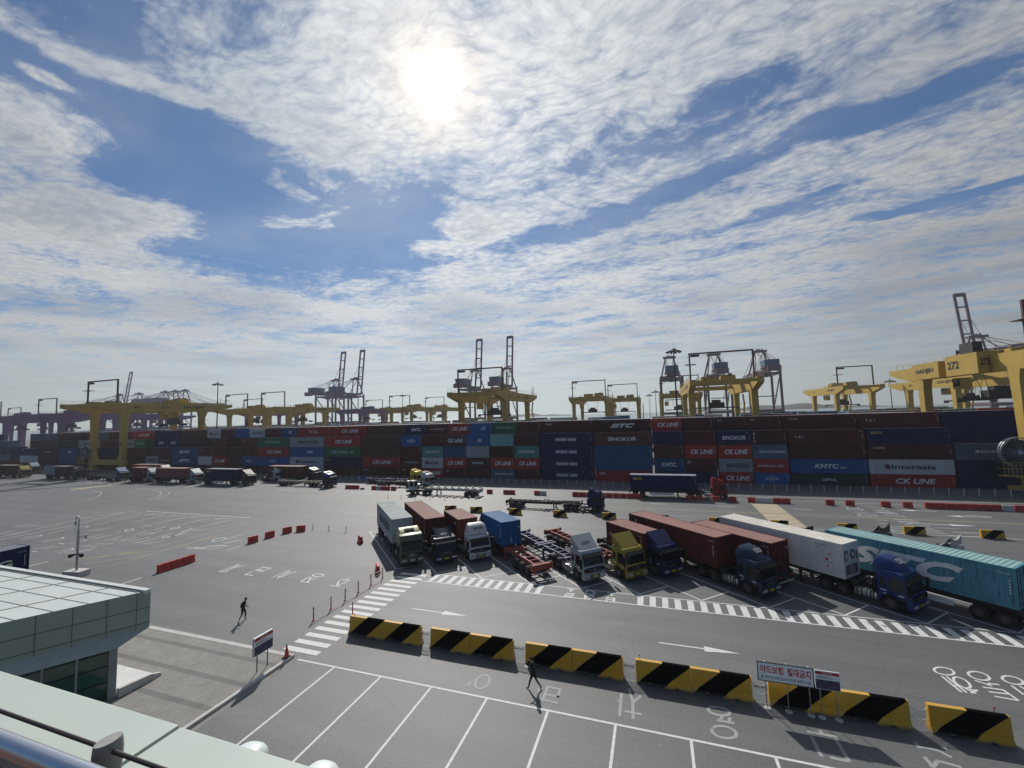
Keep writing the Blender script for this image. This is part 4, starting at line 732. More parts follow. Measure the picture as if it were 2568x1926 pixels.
def fairing_mesh(kind, style, num):
    roof = {'high': 3.10, 'day': 2.62, 'mid': 2.80}[style]; back = {'high': -2.20, 'day': -1.85, 'mid': -2.05}[style]
    def f():
        mb = MB(); e = .04
        if kind == 'wedge':   # flat sloping wind deflector
            zt = roof + .95; mb.add([(-.72, -.95, roof - .02), (-.72, .95, roof - .02), (back + .05, 1.12, zt), (back + .05, -1.12, zt), (back + .05, 1.12, roof + .1), (back + .05, -1.12, roof + .1), (-1.0, 1.0, roof - .02), (-1.0, -1.0, roof - .02)],
                                       [(0, 1, 2, 3), (1, 6, 4, 2), (0, 3, 5, 7), (3, 2, 4, 5)], 0); P0 = Vector((-1.20, 0, roof + .36)); sl = Vector((back + .77, 0, zt - roof)).normalized(); hh = .34
        elif kind == 'curl':   # dished, edges turned up
            vs = []; n = 10
            for i in range(n + 1):
                y = -1.0 + 2.0 * i / n; c = abs(y) ** 2.5
                vs += [(-.75, y * .85, roof), (-1.25, y * .92, roof + .30 + .05 * c), (back + .1, y * 1.08, roof + .62 + .38 * c), (back + .16, y * 1.08, roof + .1)]
            mb.add(vs, [(4 * i + a, 4 * i + a + 4, 4 * i + a + 5, 4 * i + a + 1) for i in range(n) for a in range(3)], 0)
            P0 = Vector((-1.02, 0, roof + .19)); sl = Vector((-.5, 0, .3)).normalized(); hh = .2
        elif kind == 'dome':  # tall rounded
            n = 12; rows = [(-.62, 0.0, .92), (-.74, .38, .94), (-.92, .72, .92), (-1.15, .92, .88), (back + .1, 1.0, .85), (back, .0, 1.0)]; vs = []
            for x, z, wv in rows:
                for i in range(n + 1):
                    a = math.pi * i / n; yy = -math.cos(a); pw = math.copysign(abs(yy) ** .45, yy); vs.append((x, pw * wv * 1.1, roof + z * (1 - .18 * abs(yy) ** 6)))
            m = n + 1; mb.add(vs, [(r * m + i, r * m + i + 1, (r + 1) * m + i + 1, (r + 1) * m + i) for r in range(len(rows) - 1) for i in range(n)], 0)
            for s in (-1, 1): mb.add([(rows[k][0], s * rows[k][2] * 1.1, roof + rows[k][1] * .82) for k in range(5)] + [(back, s * 1.1, roof)], [(0, 1, 2, 3, 4, 5)], 0)
            P0 = Vector((-.82, 0, roof + .56)); sl = Vector((-.16, 0, .34)).normalized(); hh = .30
        elif kind == 'round':  # long rounded airfoil
            n = 12; rows = [(-.60, -.02, .80), (-.85, .28, .90), (-1.2, .58, .96), (-1.6, .78, 1.0), (back + .05, .86, 1.0)]; vs = []
            for x, z, wv in rows:
                for i in range(n + 1):
                    yy = -1 + 2 * i / n; vs.append((x - .25 * abs(yy) ** 3, yy * wv * 1.08, roof + z * (1 - .75 * abs(yy) ** 5)))
            m = n + 1; mb.add(vs, [(r * m + i, r * m + i + 1, (r + 1) * m + i + 1, (r + 1) * m + i) for r in range(len(rows) - 1) for i in range(n)], 0)
            for s in (-1, 1): mb.add([(rows[k][0] - .25, s * rows[k][2] * 1.08, roof + rows[k][1] * .25) for k in range(5)] + [(back, s * 1.08, roof - .05), (-.8, s * .9, roof - .05)], [tuple(range(7))], 0)
            P0 = Vector((-1.1, .25, roof + .53)); sl = Vector((-.38, 0, .28)).normalized(); hh = .28
        else:                   # 'hatch': low box with an opening
            mb.prism([(-.95, roof - .02), (-1.15, roof + .12), (back + .15, roof + .42), (back + .05, roof - .02)], -1.0, 1.0, 'y', 0)
            mb.prism([(-1.20, roof + .16), (-1.24, roof + .22), (-1.62, roof + .36), (-1.62, roof + .28)], -.5, .5, 'y', 1)
            P0 = Vector((-.30, 0, roof - .27)); sl = Vector((-.16, 0, .30)).normalized(); hh = .14
        if num:
            fr = Vector((0, 1, 0)).cross(sl).normalized()
            add_text(mb, num, P0 + fr * .03, (0, 1, 0), sl, 1.0 if kind in ('dome', 'wedge') else .62, hh, 2, .02)
            if kind == 'round':
                q = P0 + fr * .018; Y = Vector((0, 1, 0)); mb.add([q - Y * .38 - sl * .2, q + Y * .38 - sl * .2, q + Y * .38 + sl * .2, q - Y * .38 + sl * .2], [(0, 1, 2, 3)], 3)
        me = mb.mesh('roof_fairing', [TP['white'], black, black_l, white_l], smooth=True)
        return me
    return cached(('fair', kind, style, num), f)
def tractor_chassis():
    def f():
        mb = MB()
        for s in (-1, 1): mb.box(-6.3, -.5, s * .42 - .05, s * .42 + .05, .62, .90, 0)
        for x in (-2.6, -3.6, -6.1): mb.box(x - .08, x + .08, -.42, .42, .66, .84, 0)
        mb.cyl((-4.9, 0, .92), (-4.9, 0, 1.04), .45, n=14, mi=0); mb.box(-5.5, -4.4, -.4, .4, .88, .98, 0)
        for x in (-1.3, -4.35, -5.6): mb.cyl((x, -.95, .5), (x, .95, .5), .09, n=8, mi=0)
        mb.box(-2.45, -2.2, -.9, .9, .7, 1.9, 1)       # hose rack behind cab
        for x0, x1 in ((-4.95, -3.8), (-6.2, -5.05)):
            for s in (-1, 1):
                xs = (x0 + x1) / 2; vs = [(xs + .60 * math.cos(R(a)), .5 + .60 * math.sin(R(a))) for a in range(20, 161, 20)]
                mb.add([(x, s * 1.16, z) for x, z in vs] + [(x, s * .62, z) for x, z in vs], [(i, i + 1, i + 1 + len(vs), i + len(vs)) for i in range(len(vs) - 1)], 1)
        mb.box(-6.35, -6.28, -1.05, 1.05, .55, .72, 1)
        return mb.mesh('chassis', [chassis_m, black])
    return cached('tch', f)
def tank_mesh(s):
    def f():
        mb = MB()
        for x0, x1, w in ((-3.55, -2.55, .30), ):
            mb.box(x0, x1, s * .85 - w, s * .85 + w, .42, .98, 0)
        mb.box(-2.5, -2.1, s * .85 - .28, s * .85 + .28, .45, .95, 0)
        me = mb.mesh('fuel_tank', [alu, black], bevel=.09, smooth=True)
        return me
    def g():
        me = f(); mb = MB()
        return me
    return cached(('tank', s), f)
def strap_mesh(s):
    def f():
        mb = MB()
        for x in (-3.35, -3.05, -2.72, -2.3): mb.box(x - .03, x + .03, s * .85 - .315, s * .85 + .315, .40, 1.0, 0)
        return mb.mesh('strap', [black])
    return cached(('strap', s), f)
def trailer_mesh(L0, L1, axles):
    """skeletal trailer frame between x = L0 (front) and x = L1 (rear)"""
    def f():
        mb = MB(); zt = 1.30
        for s in (-1, 1):
            mb.box(L0 - 2.6, L0, s * .50 - .07, s * .50 + .07, 1.10, zt - .02, 0)          # gooseneck
            mb.add([(L0 - 2.6, s * .5 - .07, 1.10), (L0 - 2.6, s * .5 + .07, 1.10), (L0 - 3.2, s * .5 + .07, .80), (L0 - 3.2, s * .5 - .07, .80), (L0 - 2.6, s * .5 - .07, zt - .02), (L0 - 2.6, s * .5 + .07, zt - .02), (L0 - 3.2, s * .5 + .07, zt - .02), (L0 - 3.2, s * .5 - .07, zt - .02)],
                   [(0, 1, 2, 3), (4, 5, 6, 7), (0, 3, 7, 4), (1, 2, 6, 5)], 0)
            mb.box(L1, L0 - 3.2, s * .50 - .07, s * .50 + .07, .80, 1.22, 0)
        n = int((L0 - L1) / .95)
        for i in range(1, n): x = L0 - .3 - i * .95; mb.box(x - .05, x + .05, -.43, .43, 1.02, 1.20, 0)
        for x in (L0 - .12, (L0 + L1) / 2 - .1, (L0 + L1) / 2 + .5, L1 + .12): mb.box(x - .12, x + .12, -1.14, 1.14, 1.10, zt - .01, 0)
        for x in (L0 - .12, L1 + .12):
            for s in (-1, 1): mb.box(x - .08, x + .08, s * 1.05 - .09, s * 1.05 + .09, zt - .01, zt + .06, 0)
        mb.box(L1 - .08, L1 + .05, -1.16, 1.16, .78, 1.28, 0); mb.box(L1 - .06, L1 + .02, -1.14, 1.14, .42, .56, 0)
        for s in (-1, 1): mb.box(L1 - .05, L1 + .02, s * .8 - .05, s * .8 + .05, .5, .8, 0)
        for i in range(axles):
            x = L1 + .95 + i * 1.22; mb.cyl((x, -.95, .48), (x, .95, .48), .08, n=8, mi=1)
            for s in (-1, 1): mb.box(x - .4, x + .4, s * .5 - .05, s * .5 + .05, .55, .72, 1)
        return mb.mesh('trailer_frame', [chassis_m, chassis_m])
    return cached(('trf', round(L0, 2), round(L1, 2), axles), f)
def legs_mesh(x):
    def f():
        mb = MB()
        for s in (-1, 1): mb.box(x - .09, x + .09, s * .8 - .08, s * .8 + .08, .12, 1.1, 0); mb.box(x - .16, x + .16, s * .8 - .14, s * .8 + .14, .06, .12, 0)
        mb.box(x - .03, x + .03, -.8, .8, .75, .82, 0)
        return mb.mesh('landing_leg', [chassis_m])
    return cached(('leg', round(x, 2)), f)
def rear_lamps(L1):
    def f():
        mb = MB()
        for s in (-1, 1): mb.box(L1 - .11, L1 - .05, s * .80 - .22, s * .80 + .22, .84, 1.02, 0); mb.box(L1 - .11, L1 - .05, s * 1.07 - .06, s * 1.07 + .06, .84, 1.02, 1)
        for i in range(9): mb.box(L1 - .09, L1 - .055, -1.1 + i * .25, -.98 + i * .25, .43, .55, 2)
        return mb.mesh('rear_lamp', [redlamp, amber, white_l])
    return cached(('rl', round(L1, 2)), f)
def guard_mesh(x0, x1):
    def f():
        mb = MB()
        for s in (-1, 1): mb.box(x1, x0, s * 1.10 - .02, s * 1.10 + .02, .45, .85, 0)
        return mb.mesh('side_guard', [white_l])
    return cached(('gd', x0, x1), f)
red_ch = mat('chassis_red', (0.28, 0.07, 0.05), 0.7, 0, 0.25, 3, 0.6, (0.08, 0.05, 0.04)); blue_ch = mat('chassis_blue', (0.045, 0.06, 0.13), 0.6, 0, 0.25, 3, 0.5)
tan_ch = mat('chassis_tan', (0.38, 0.34, 0.24), 0.7, 0, 0.25, 3, 0.5); pale_ch = mat('chassis_pale', (0.36, 0.37, 0.32), 0.7, 0, 0.3, 3, 0.5)
def truck(x, y, deg, paint, label, style='mid', fair='wedge', num=None, lettering=black_l, trailer=None, chm=chassis_m, axles=2, L0=-3.4, plate=plate_y, group='container trucks parked in slanted bays', guard=False, lod=0, name='container_truck', bumper=None, brand=None):
    """x, y: centre of front bumper on the ground; deg: heading; trailer: rear end distance behind the bumper"""
    T = empty(name, (x, y, 0), R(deg), label, 'truck', group)
    P = TP[paint]
    cab = put('cab', cab_mesh(style), T, mats={0: P})
    for n, me in cab_bits(style):
        if lod and n in ('door', 'mirror') and lod > 1: continue
        put(n, me, cab, mats={0: bumper or P} if n == 'bumper' else None)
    if fair: put('roof_fairing', fairing_mesh(fair, style, num), cab, mats={0: P, 2: lettering})
    def pl():
        mb = MB(); mb.box(.085, .10, -.26, .26, .55, .72, 0); add_text(mb, '82 4613', (.104, 0, .635), (0, 1, 0), (0, 0, 1), .42, .1, 1); return mb.mesh('number_plate', [plate_y, black_l])
    put('number_plate', cached('plate', pl), cab, mats={0: plate})
    if paint in ('navy', 'teal', 'blue', 'darkblue', 'yellow', 'silver') and lod == 0:
        def mk():
            mb = MB()
            for s in (-1, 1):
                for x_, z_, w_ in ((-1.66, 1.34, .34), (-1.60, 1.10, .16), (-.62, 1.18, .30)): mb.box(x_ - w_ / 2, x_ + w_ / 2, min(s * CW, s * (CW + .012)), max(s * CW, s * (CW + .012)), z_, z_ + .06, 0)
            return mb.mesh('door_lettering', [white_l if paint != 'silver' else blue_ch])
        put('door_lettering', cached(('mk', paint == 'silver'), mk), cab)
    if brand:
        def bl():
            mb = MB(); add_text(mb, brand, (.052, 0, 1.13), (0, 1, 0), (0, 0, 1), .5, .15, 0, .03); return mb.mesh('badge', [alu])
        put('badge', cached(('badge', brand), bl), cab)
    put('chassis', tractor_chassis(), T)
    for s in (-1, 1):
        if lod < 2: put('fuel_tank', tank_mesh(s), T); put('strap', strap_mesh(s), T)
    def wh(px, py, r=.50, w=.28):
        o = put('wheel', wheel_mesh(r, w), T, (px, py, r))
        if lod < 2: put('rim', rim_mesh(r, w), o)
    for s in (-1, 1):
        wh(-1.30, s * 1.0)
        for ax in (-4.35, -5.6):
            wh(ax, s * .93, .50, .52)
    if trailer:
        L1 = -trailer
        tf = put('trailer_frame', trailer_mesh(L0, L1, axles), T, mats={0: chm})
        put('landing_leg', legs_mesh(L0 - 4.3), T, mats={0: chm}); put('rear_lamp', rear_lamps(L1), T)
        for i in range(axles):
            for s in (-1, 1): wh(L1 + .95 + i * 1.22, s * .90, .50, .50)
        if guard: put('side_guard', guard_mesh(L0 - 5, L1 + 3.4), T)
    return T
D45 = -45
def bay_container(cx, cy, code, L, Hh, logo, label, rear=False, reefer=False, z=1.36, dirn=1, tex_flip=False):
    """cx, cy: centre of the end that faces the road; box runs back along the bay"""
    d = Vector((math.cos(R(-45)), math.sin(R(-45))))
    p = Vector((cx, cy)) - d * L
    return container(code, L, 2.30, Hh, (p.x, p.y, z), R(-45), logo, label, 'containers carried on the trucks', reefer=reefer, rear=rear)
truck(-24.12, 38.0, D45, 'green', 'olive green truck with high roof, leftmost in the slanted parking bays', 'high', 'hatch', None, trailer=15.6, brand='MAN', plate=plate_w)
bay_container(-27.24, 40.91, 'LG', 10.8, 2.62, 'maersk2', 'long pale grey container with black lettering behind the olive green cab')
truck(-20.95, 39.4, D45, 'darkblue', 'dark blue truck with dished deflector numbered 4613, second from the left bay', 'day', 'curl', '4613', white_l, trailer=14.6)
bay_container(-23.75, 42.1, 'RB', 10.8, 2.55, None, 'long red brown container with faded, sun-glared roof behind the dark blue deflector 4613')
truck(-17.85, 41.1, D45, 'white', 'white truck with domed deflector numbered 8134', 'day', 'dome', '8134', black_l, trailer=13.2)
bay_container(-20.45, 43.6, 'RB', 5.4, 2.30, 'tex', 'short red brown container behind the white domed cab 8134')
# bay 4: reversed, rear of trailer towards the road
truck(-20.35, 48.05, 135, 'black', 'black truck facing away at far end of the red trailer, beyond blue container', 'day', 'wedge', None, trailer=13.9, chm=red_ch, axles=3)
bay_container(-15.05, 42.85, 'B', 5.4, 2.45, None, 'short blue container with doors towards the road on the red trailer', rear=True)
truck(-5.70, 38.45, D45, 'silver', 'silver truck with angular deflector numbered 2237', 'mid', 'wedge', '2237', black_l, trailer=14.2, chm=blue_ch, axles=2)
truck(-2.10, 39.85, D45, 'yellow', 'dull yellow truck with empty red trailer frame', 'mid', 'wedge', None, trailer=14.4, chm=red_ch, axles=3)
truck(0.95, 41.35, D45, 'navy', 'navy truck with plain wedge deflector beside the dull yellow one', 'mid', 'wedge', None, trailer=9.5)
bay_container(-.70, 42.35, 'RB', 5.4, 2.30, 'hcol', 'short red brown container behind the navy cab next to the yellow truck')
truck(8.15, 38.95, D45, 'teal', 'dark blue grey truck with long rounded deflector carrying a white number patch', 'mid', 'round', '8730', black_l, trailer=15.0)
bay_container(5.35, 41.55, 'RB', 10.9, 2.55, 'tcol', 'long red brown container with white letters running down, behind the blue grey cab')
truck(2.2, 48.9, 135, 'white', 'white truck facing away beyond the red container whose doors face the road', 'day', 'wedge', None, trailer=10.6)
bay_container(9.55, 41.5, 'RB', 8.2, 2.35, 'tex', 'red brown container with dark doors facing the road beside the white refrigerated one', rear=True)
truck(17.45, 38.6, D45, 'blue', 'royal blue truck with curved deflector and number 871 patch', 'mid', 'round', '871', black_l, trailer=15.2, guard=True)
bay_container(14.45, 41.25, 'RW', 11.0, 2.70, None, 'long white refrigerated container with cooling unit at its front end', reefer=True)
truck(12.0, 48.7, 135, 'black', 'dark truck facing away beyond the sky blue container', 'day', 'wedge', None, trailer=15.4, axles=2, guard=True)
bay_container(22.75, 38.0, 'SB', 11.2, 2.66, 'sitcbig', 'long rust streaked sky blue container with large slanted white lettering', rear=True)
truck(19.2, 51.3, 135, 'black', 'black cabbed truck facing away behind the middle of the sky blue container', 'day', 'curl', None, trailer=None)
truck(22.9, 48.2, 135, 'silver', 'grey deflector truck facing away behind right part of the sky blue container', 'day', 'curl', None, trailer=None)
# ---- trucks on the roads behind
GR = 'trucks driving or waiting on the yard roads'; GC = 'containers carried on the trucks'
def road_truck(xf, y, deg, paint, label, **k):
    k.setdefault('group', GR); return truck(xf, y, deg, paint, label, lod=1, **k)
def road_cont(x0, y, code, L, label, logo=None, h=2.5, z=1.36): return container(code, L, 2.3, h, (x0, y, z), 0, logo, label, GC)
road_truck(-8.0, 66.3, 0, 'navy', 'navy truck pulling an empty black trailer frame past the short striped blocks', style='high', fair='hatch', trailer=15.6)
road_truck(11.0, 79.6, 0, 'red', 'red truck with navy container behind the orange barriers', style='high', fair='hatch', trailer=15.8, guard=True); road_cont(-4.7, 79.6, 'N', 11.2, 'long navy container with yellow word behind the orange barriers', 'seaco')
road_truck(-70.4, 78.4, 0, 'blue', 'blue truck pulling an empty tan trailer frame', style='high', fair='hatch', trailer=15.6, chm=tan_ch)
road_truck(-80.8, 84.6, 0, 'black', 'black truck behind the blue one with the tan trailer', style='high', fair='hatch', trailer=15.8); road_cont(-96.4, 84.6, 'RB', 11.4, 'long red brown container behind the empty tan trailer frame', 'hcol')
road_truck(-51.2, 84.6, 0, 'bright', 'bright yellow truck with empty dark trailer frame', style='high', fair='hatch', trailer=14.0, chm=blue_ch)
road_truck(-46.2, 81.0, 0, 'white', 'white high roofed truck beside the bright yellow one', style='high', fair='hatch', trailer=14.0)
road_truck(-94.3, 77.5, 0, 'maroonb', 'dark maroon truck with pale roof carrying a navy container', style='mid', fair='wedge', trailer=15.6, guard=True); road_cont(-109.4, 77.5, 'N', 11.2, 'long navy container in the queue of trucks by the yellow crane', 'seaco')
road_truck(-91.5, 84.0, 0, 'white', 'white truck half hidden behind the navy container', style='high', fair='hatch', trailer=None)
road_truck(-112.6, 77.5, 0, 'greyblue', 'grey blue truck carrying a long salmon container', style='mid', fair='wedge', trailer=15.2); road_cont(-127.9, 77.5, 'PK', 11.0, 'long salmon container behind the grey blue cab')
road_truck(-129.4, 77.5, 0, 'greyblue', 'grey blue truck carrying a short brown container', style='mid', fair='wedge', trailer=9.4); road_cont(-138.2, 77.5, 'RB', 5.6, 'short red brown container in front of a bright red one')
road_truck(-134.5, 83.8, 0, 'white', 'white truck pulling a bright red container in the rear lane', style='mid', fair='wedge', trailer=14.5); road_cont(-149.0, 83.8, 'R', 11.0, 'long bright red container in the rear lane')
road_truck(-142.6, 77.4, 0, 'midblue', 'mid blue truck with an empty trailer frame below the crane sill', style='mid', fair='wedge', trailer=15.4)
road_truck(-161.8, 77.2, 0, 'darkblue', 'dark truck with pale roof carrying grey and brown short containers', style='mid', fair='wedge', trailer=15.6)
road_cont(-178.6, 77.2, 'GY', 5.6, 'short grey container at the back of the two-box truck'); road_cont(-172.8, 77.2, 'BR', 5.6, 'short brown container at the front of the two-box truck')
road_truck(-190.8, 77.4, 0, 'yellow', 'yellowish truck far left in the queue', style='mid', fair='wedge', trailer=15.2); road_cont(-206.5, 77.4, 'M', 11.0, 'maroon container far left in the queue')
road_truck(-204.0, 85.0, 0, 'greyblue', 'pale truck behind the far left yellowish one', style='mid', fair='wedge', trailer=None)
# yard tractor, seen from behind, low cab, with a heavy terminal trailer
yt = empty('yard_tractor', (-47.4, 74.0, 0), R(180), 'small white terminal tractor with an empty pale skeletal trailer, facing left', 'terminal tractor')
def ytc():
    mb = MB(); mb.prism([(-.5, .9), (-.35, 1.7), (-.5, 2.75), (-1.6, 2.75), (-1.75, .9)], -.05, 1.15, 'y', 0); return mb.mesh('cab', [TP['white']], bevel=.05, smooth=True)
yc = put('cab', ytc(), yt)
mb = MB(); mb.prism([(-.62, 1.6), (-.68, 2.55), (-1.45, 2.55), (-1.5, 1.6)], 1.13, 1.17, 'y', 0); mb.prism([(-.62, 1.6), (-.68, 2.55), (-1.45, 2.55), (-1.5, 1.6)], -.07, -.04, 'y', 0); mb.box(-.50, -.36, .05, 1.05, 1.75, 2.5, 0); mb.box(-1.78, -1.6, .05, 1.05, 1.5, 2.5, 0); put('side_window', mb.mesh('side_window', [glass]), yc)
mb = MB(); mb.box(-5.0, .1, -.5, .5, .55, .95, 0); mb.box(-.8, .15, -1.15, 1.15, .5, .95, 0); mb.box(-1.6, -.5, -1.1, -.3, .9, 1.6, 0); mb.cyl((-2.2, -.9, 1.0), (-2.2, -.9, 3.2), .07, mi=0); put('chassis', mb.mesh('chassis', [chassis_m], bevel=.03), yt)
for x in (-1.2, -4.0):
    for s in (-1, 1):
        w_ = put('wheel', wheel_mesh(.50, .5), yt, (x, s * .95, .5)); put('rim', rim_mesh(.5, .5), w_)
mb = MB()
for s in (-1, 1): mb.box(-15.4, -3.6, s * .55 - .1, s * .55 + .1, .95, 1.35, 0)
for i in range(8): x = -4.4 - i * 1.5; mb.box(x - .14, x + .14, -1.2, 1.2, 1.15, 1.38, 0); mb.box(x - .2, x + .2, -1.3, -1.1, 1.3, 1.62, 0); mb.box(x - .2, x + .2, 1.1, 1.3, 1.3, 1.62, 0)
mb.box(-15.5, -15.3, -1.2, 1.2, .7, 1.4, 0)
put('trailer_frame', mb.mesh('trailer_frame', [pale_ch]), yt); put('landing_leg', legs_mesh(-6.6), yt)
for x in (-13.0, -14.3):
    for s in (-1, 1): w_ = put('wheel', wheel_mesh(.50, .5), yt, (x, s * .95, .5)); put('rim', rim_mesh(.5, .5), w_)
# container at the left edge by the office
container('N', 11.2, 2.3, 2.6, (-58.55, 12.6, 1.36), R(90), 'yang', 'dark navy container with pale green letters beyond the office roof', GC)
truck(-58.55, 8.6, -90, 'white', 'white truck hidden behind the office, carrying the dark navy container', 'day', None, None, trailer=15.3, group=GR, lod=1)
# ================================================================== YARD CRANES
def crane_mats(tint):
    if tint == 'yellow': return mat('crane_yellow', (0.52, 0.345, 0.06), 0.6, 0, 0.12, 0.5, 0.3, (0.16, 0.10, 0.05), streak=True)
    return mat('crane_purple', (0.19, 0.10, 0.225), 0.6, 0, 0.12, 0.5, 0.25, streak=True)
rust_pipe = mat('pipe_red_brown', (0.10, 0.045, 0.035), 0.7); dark_st = mat('dark_steel', (0.05, 0.05, 0.055), 0.6, .3)
def rmg(u, v, tint='yellow', num='', brand=True, label='', troll=0.35, lod=0, legtext=None, hw=8.0, cabl=False):
    """rail mounted yard crane: u centre, v of near rail; legs at v and v + 25.5"""
    T = empty('yard_gantry_crane', (u, v, 0), 0, label, 'gantry crane', 'yard gantry cranes')
    Y = crane_mats(tint)
    def girder(s):
        def f():
            mb = MB(); x = s * hw
            prof = [(-9, 21.9), (-9, 23.3), (37.5, 23.3), (37.5, 22.2), (29.5, 20.3), (-2.2, 20.3)]
            mb.prism(prof, x - .8, x + .8, 'x', 0)
            if brand and s > 0:
                for t_, y_, h_, w_ in (('40 t', 3.2, .9, 2.2), (num, 12.0, 1.0, 2.8), ('HANJIN', 22.0, 1.3, 7.4)):
                    if t_: add_text(mb, t_, (x + .82, y_, 21.9), (0, 1, 0), (0, 0, 1), w_, h_, 1, .03)
                    if t_: add_text(mb, t_, (-hw - .82, 25.5 - y_, 21.9), (0, -1, 0), (0, 0, 1), w_, h_, 1, .03)
            return mb.mesh('girder', [Y, black_l])
        return cached(('girder', s, tint, num, brand, hw), f)
    for s in (-1, 1): put('girder', girder(s), T)
    def ties(y, w, z):
        def f(): mb = MB(); mb.box(-hw + .9, hw - .9, y - w, y + w, z, 23.05, 0); return mb.mesh('end_tie', [Y])
        return f
    for y, w, z in ((-8.6, .35, 22.2), (37.0, .35, 22.2), (0, .4, 22.0), (25.5, .4, 22.0)): put('end_tie', cached(('ties', tint, y, hw), ties(y, w, z)), T)
    def leg(s, y):
        def f():
            mb = MB(); x = s * hw
            mb.taper((x, y, 3.9), (x, y, 18.6), 1.2, 1.3, 1.5, 2.0, 0); mb.taper((x, y, 18.6), (x, y, 20.35), 1.5, 2.0, 1.6, 2.8, 0)
            if legtext and y == 0:
                for i, ch in enumerate(legtext): add_text(mb, ch, (x + .15, y - .80, 11.9 - i * 1.25), (1, 0, 0), (0, 0, 1), .75, 1.0, 1, .03)
            return mb.mesh('leg', [Y, black_l])
        return cached(('leg', s, y, tint, legtext, hw), f)
    for s in (-1, 1):
        for y in (0, 25.5): put('leg', leg(s, y), T)
    def sill(y):
        def f():
            mb = MB(); mb.box(-hw - 1.6, hw + 1.6, y - .6, y + .6, 2.5, 4.1, 0)
            for s in (-1, 1): mb.prism([(s * (hw - .4), 4.1), (s * (hw - 2.4), 4.1), (s * (hw - .4), 7.0)], y - .5, y + .5, 'y', 0)
            return mb.mesh('sill_beam', [Y])
        return cached(('sill', y, tint, hw), f)
    def bogie(y, s):
        def f():
            mb = MB()
            if 1:
                mb.box(s * hw - 1.2, s * hw + 1.2, y - .45, y + .45, 1.2, 2.5, 0)
                for dx in (-2.2, -.75, .75, 2.2): mb.cyl((s * hw + dx, y - .15, .45), (s * hw + dx, y + .15, .45), .42, n=12, mi=1)
                mb.box(s * hw - 3.0, s * hw + 3.0, y - .35, y + .35, .6, 1.25, 0)
            return mb.mesh('bogie', [Y, dark_st])
        return cached(('bogie', y, tint, s, hw), f)
    for y in (0, 25.5):
        put('sill_beam', sill(y), T)
        for s in (-1, 1): put('bogie', bogie(y, s), T)
    def jib():
        mb = MB(); y = -2.2
        mb.box(-hw - .2, -hw + .2, y - .2, y + .2, 23.3, 31.4, 0); mb.box(hw - .2, hw + .2, y - .2, y + .2, 23.3, 31.4, 0); mb.box(-hw + .2, hw - .2, y - .2, y + .2, 31.0, 31.4, 0)
        mb.box(-hw + .3, -hw + 2.6, y - .35, y + .35, 30.3, 30.9, 1); mb.box(-hw - 1.2, -hw + 1.6, y - 1, y + 1, 28.0, 28.15, 1)
        return mb.mesh('maintenance_frame', [rust_pipe, dark_st])
    put('maintenance_frame', cached(('jib', hw), jib), T)
    def trol():
        mb = MB(); mb.box(-hw + .6, hw - .6, -2.6, 2.6, 23.5, 23.9, 0); mb.box(-4.0, .4, -1.8, 1.8, 23.9, 25.3, 0); mb.prism([(-2.2, 23.9), (2.0, 23.9), (1.6, 25.2), (-1.4, 25.6)], 1.5, 5.6, 'x', 0)
        for i in range(5): mb.box(-5.5 + i * 2.3, -5.3 + i * 2.3, -3.6, -3.4, 23.3, 24.9, 1)
        mb.box(3.5, 5.0, -1.5, 1.5, 25.2, 25.7, 1)
        return mb.mesh('trolley', [Y, dark_st])
    tr = put('trolley', cached(('trol', tint, hw), trol), T, (0, -2 + 28 * troll, 0))
    def spr():
        mb = MB(); mb.box(-6.0, 6.0, -1.0, 1.0, 15.6, 16.0, 0); mb.box(-2.2, 2.2, -1.1, 1.1, 16.0, 17.4, 0); mb.box(-1.2, 1.2, -.9, .9, 17.4, 18.2, 0)
        for x in (-2.0, 2.0):
            for y in (-.9, .9): mb.cyl((x, y, 17.4), (x * 1.7, y * 1.6, 23.4), .05, n=4, mi=0)
        for x in (-5.9, 5.9): mb.box(x - .12, x + .12, -1.15, 1.15, 15.1, 15.7, 0)
        return mb.mesh('spreader', [dark_st])
    put('spreader', cached(('spr', hw), spr), tr)
    def cabin():
        mb = MB(); mb.box(-6.4, -4.6, -1.2, 1.2, 17.9, 20.1, 0); mb.box(-6.3, -4.7, 1.1, 1.26, 18.0, 19.6, 1); mb.box(-6.46, -6.35, -1.0, 1.0, 18.4, 19.8, 1); return mb.mesh('operator_cabin', [Y, glass])
    put('operator_cabin', cached(('cabin', tint, hw), cabin), tr)
    def rails():
        mb = MB()
        for s in (-1, 1):
            x = s * (hw + .75)
            for z in (23.85, 24.35): mb.box(x - .03, x + .03, -8.8, 37.2, z, z + .05, 0)
            for i in range(17): y = -8.8 + i * 2.87; mb.box(x - .03, x + .03, y, y + .06, 23.3, 24.35, 0)
        mb.box(hw - .1, hw + .1, 33.0, 33.1, 23.3, 26.0, 0); mb.box(hw - .1, hw + .1, 35.0, 35.1, 23.3, 27.0, 0)
        return mb.mesh('handrail', [Y])
    put('handrail', cached(('hrail', tint, hw), rails), T)
    def ladder():
        mb = MB(); x = hw + 1.6; y = 25.5
        for i in range(5):
            z = 4.2 + i * 3.2; mb.box(x - .7, x + .9, y - 1.0, y + 1.0, z, z + .08, 0); 
            a, b = (x + .5, y - .8, z), (x + .5, y + .8, z + 3.2)
            if i % 2: a, b = (a[0], y + .8, z), (b[0], y - .8, z + 3.2)
            mb.beam(a, b, .5, .08, 0)
        return mb.mesh('access_stairs', [Y])
    put('access_stairs', cached(('ladder', tint, hw), ladder), T)
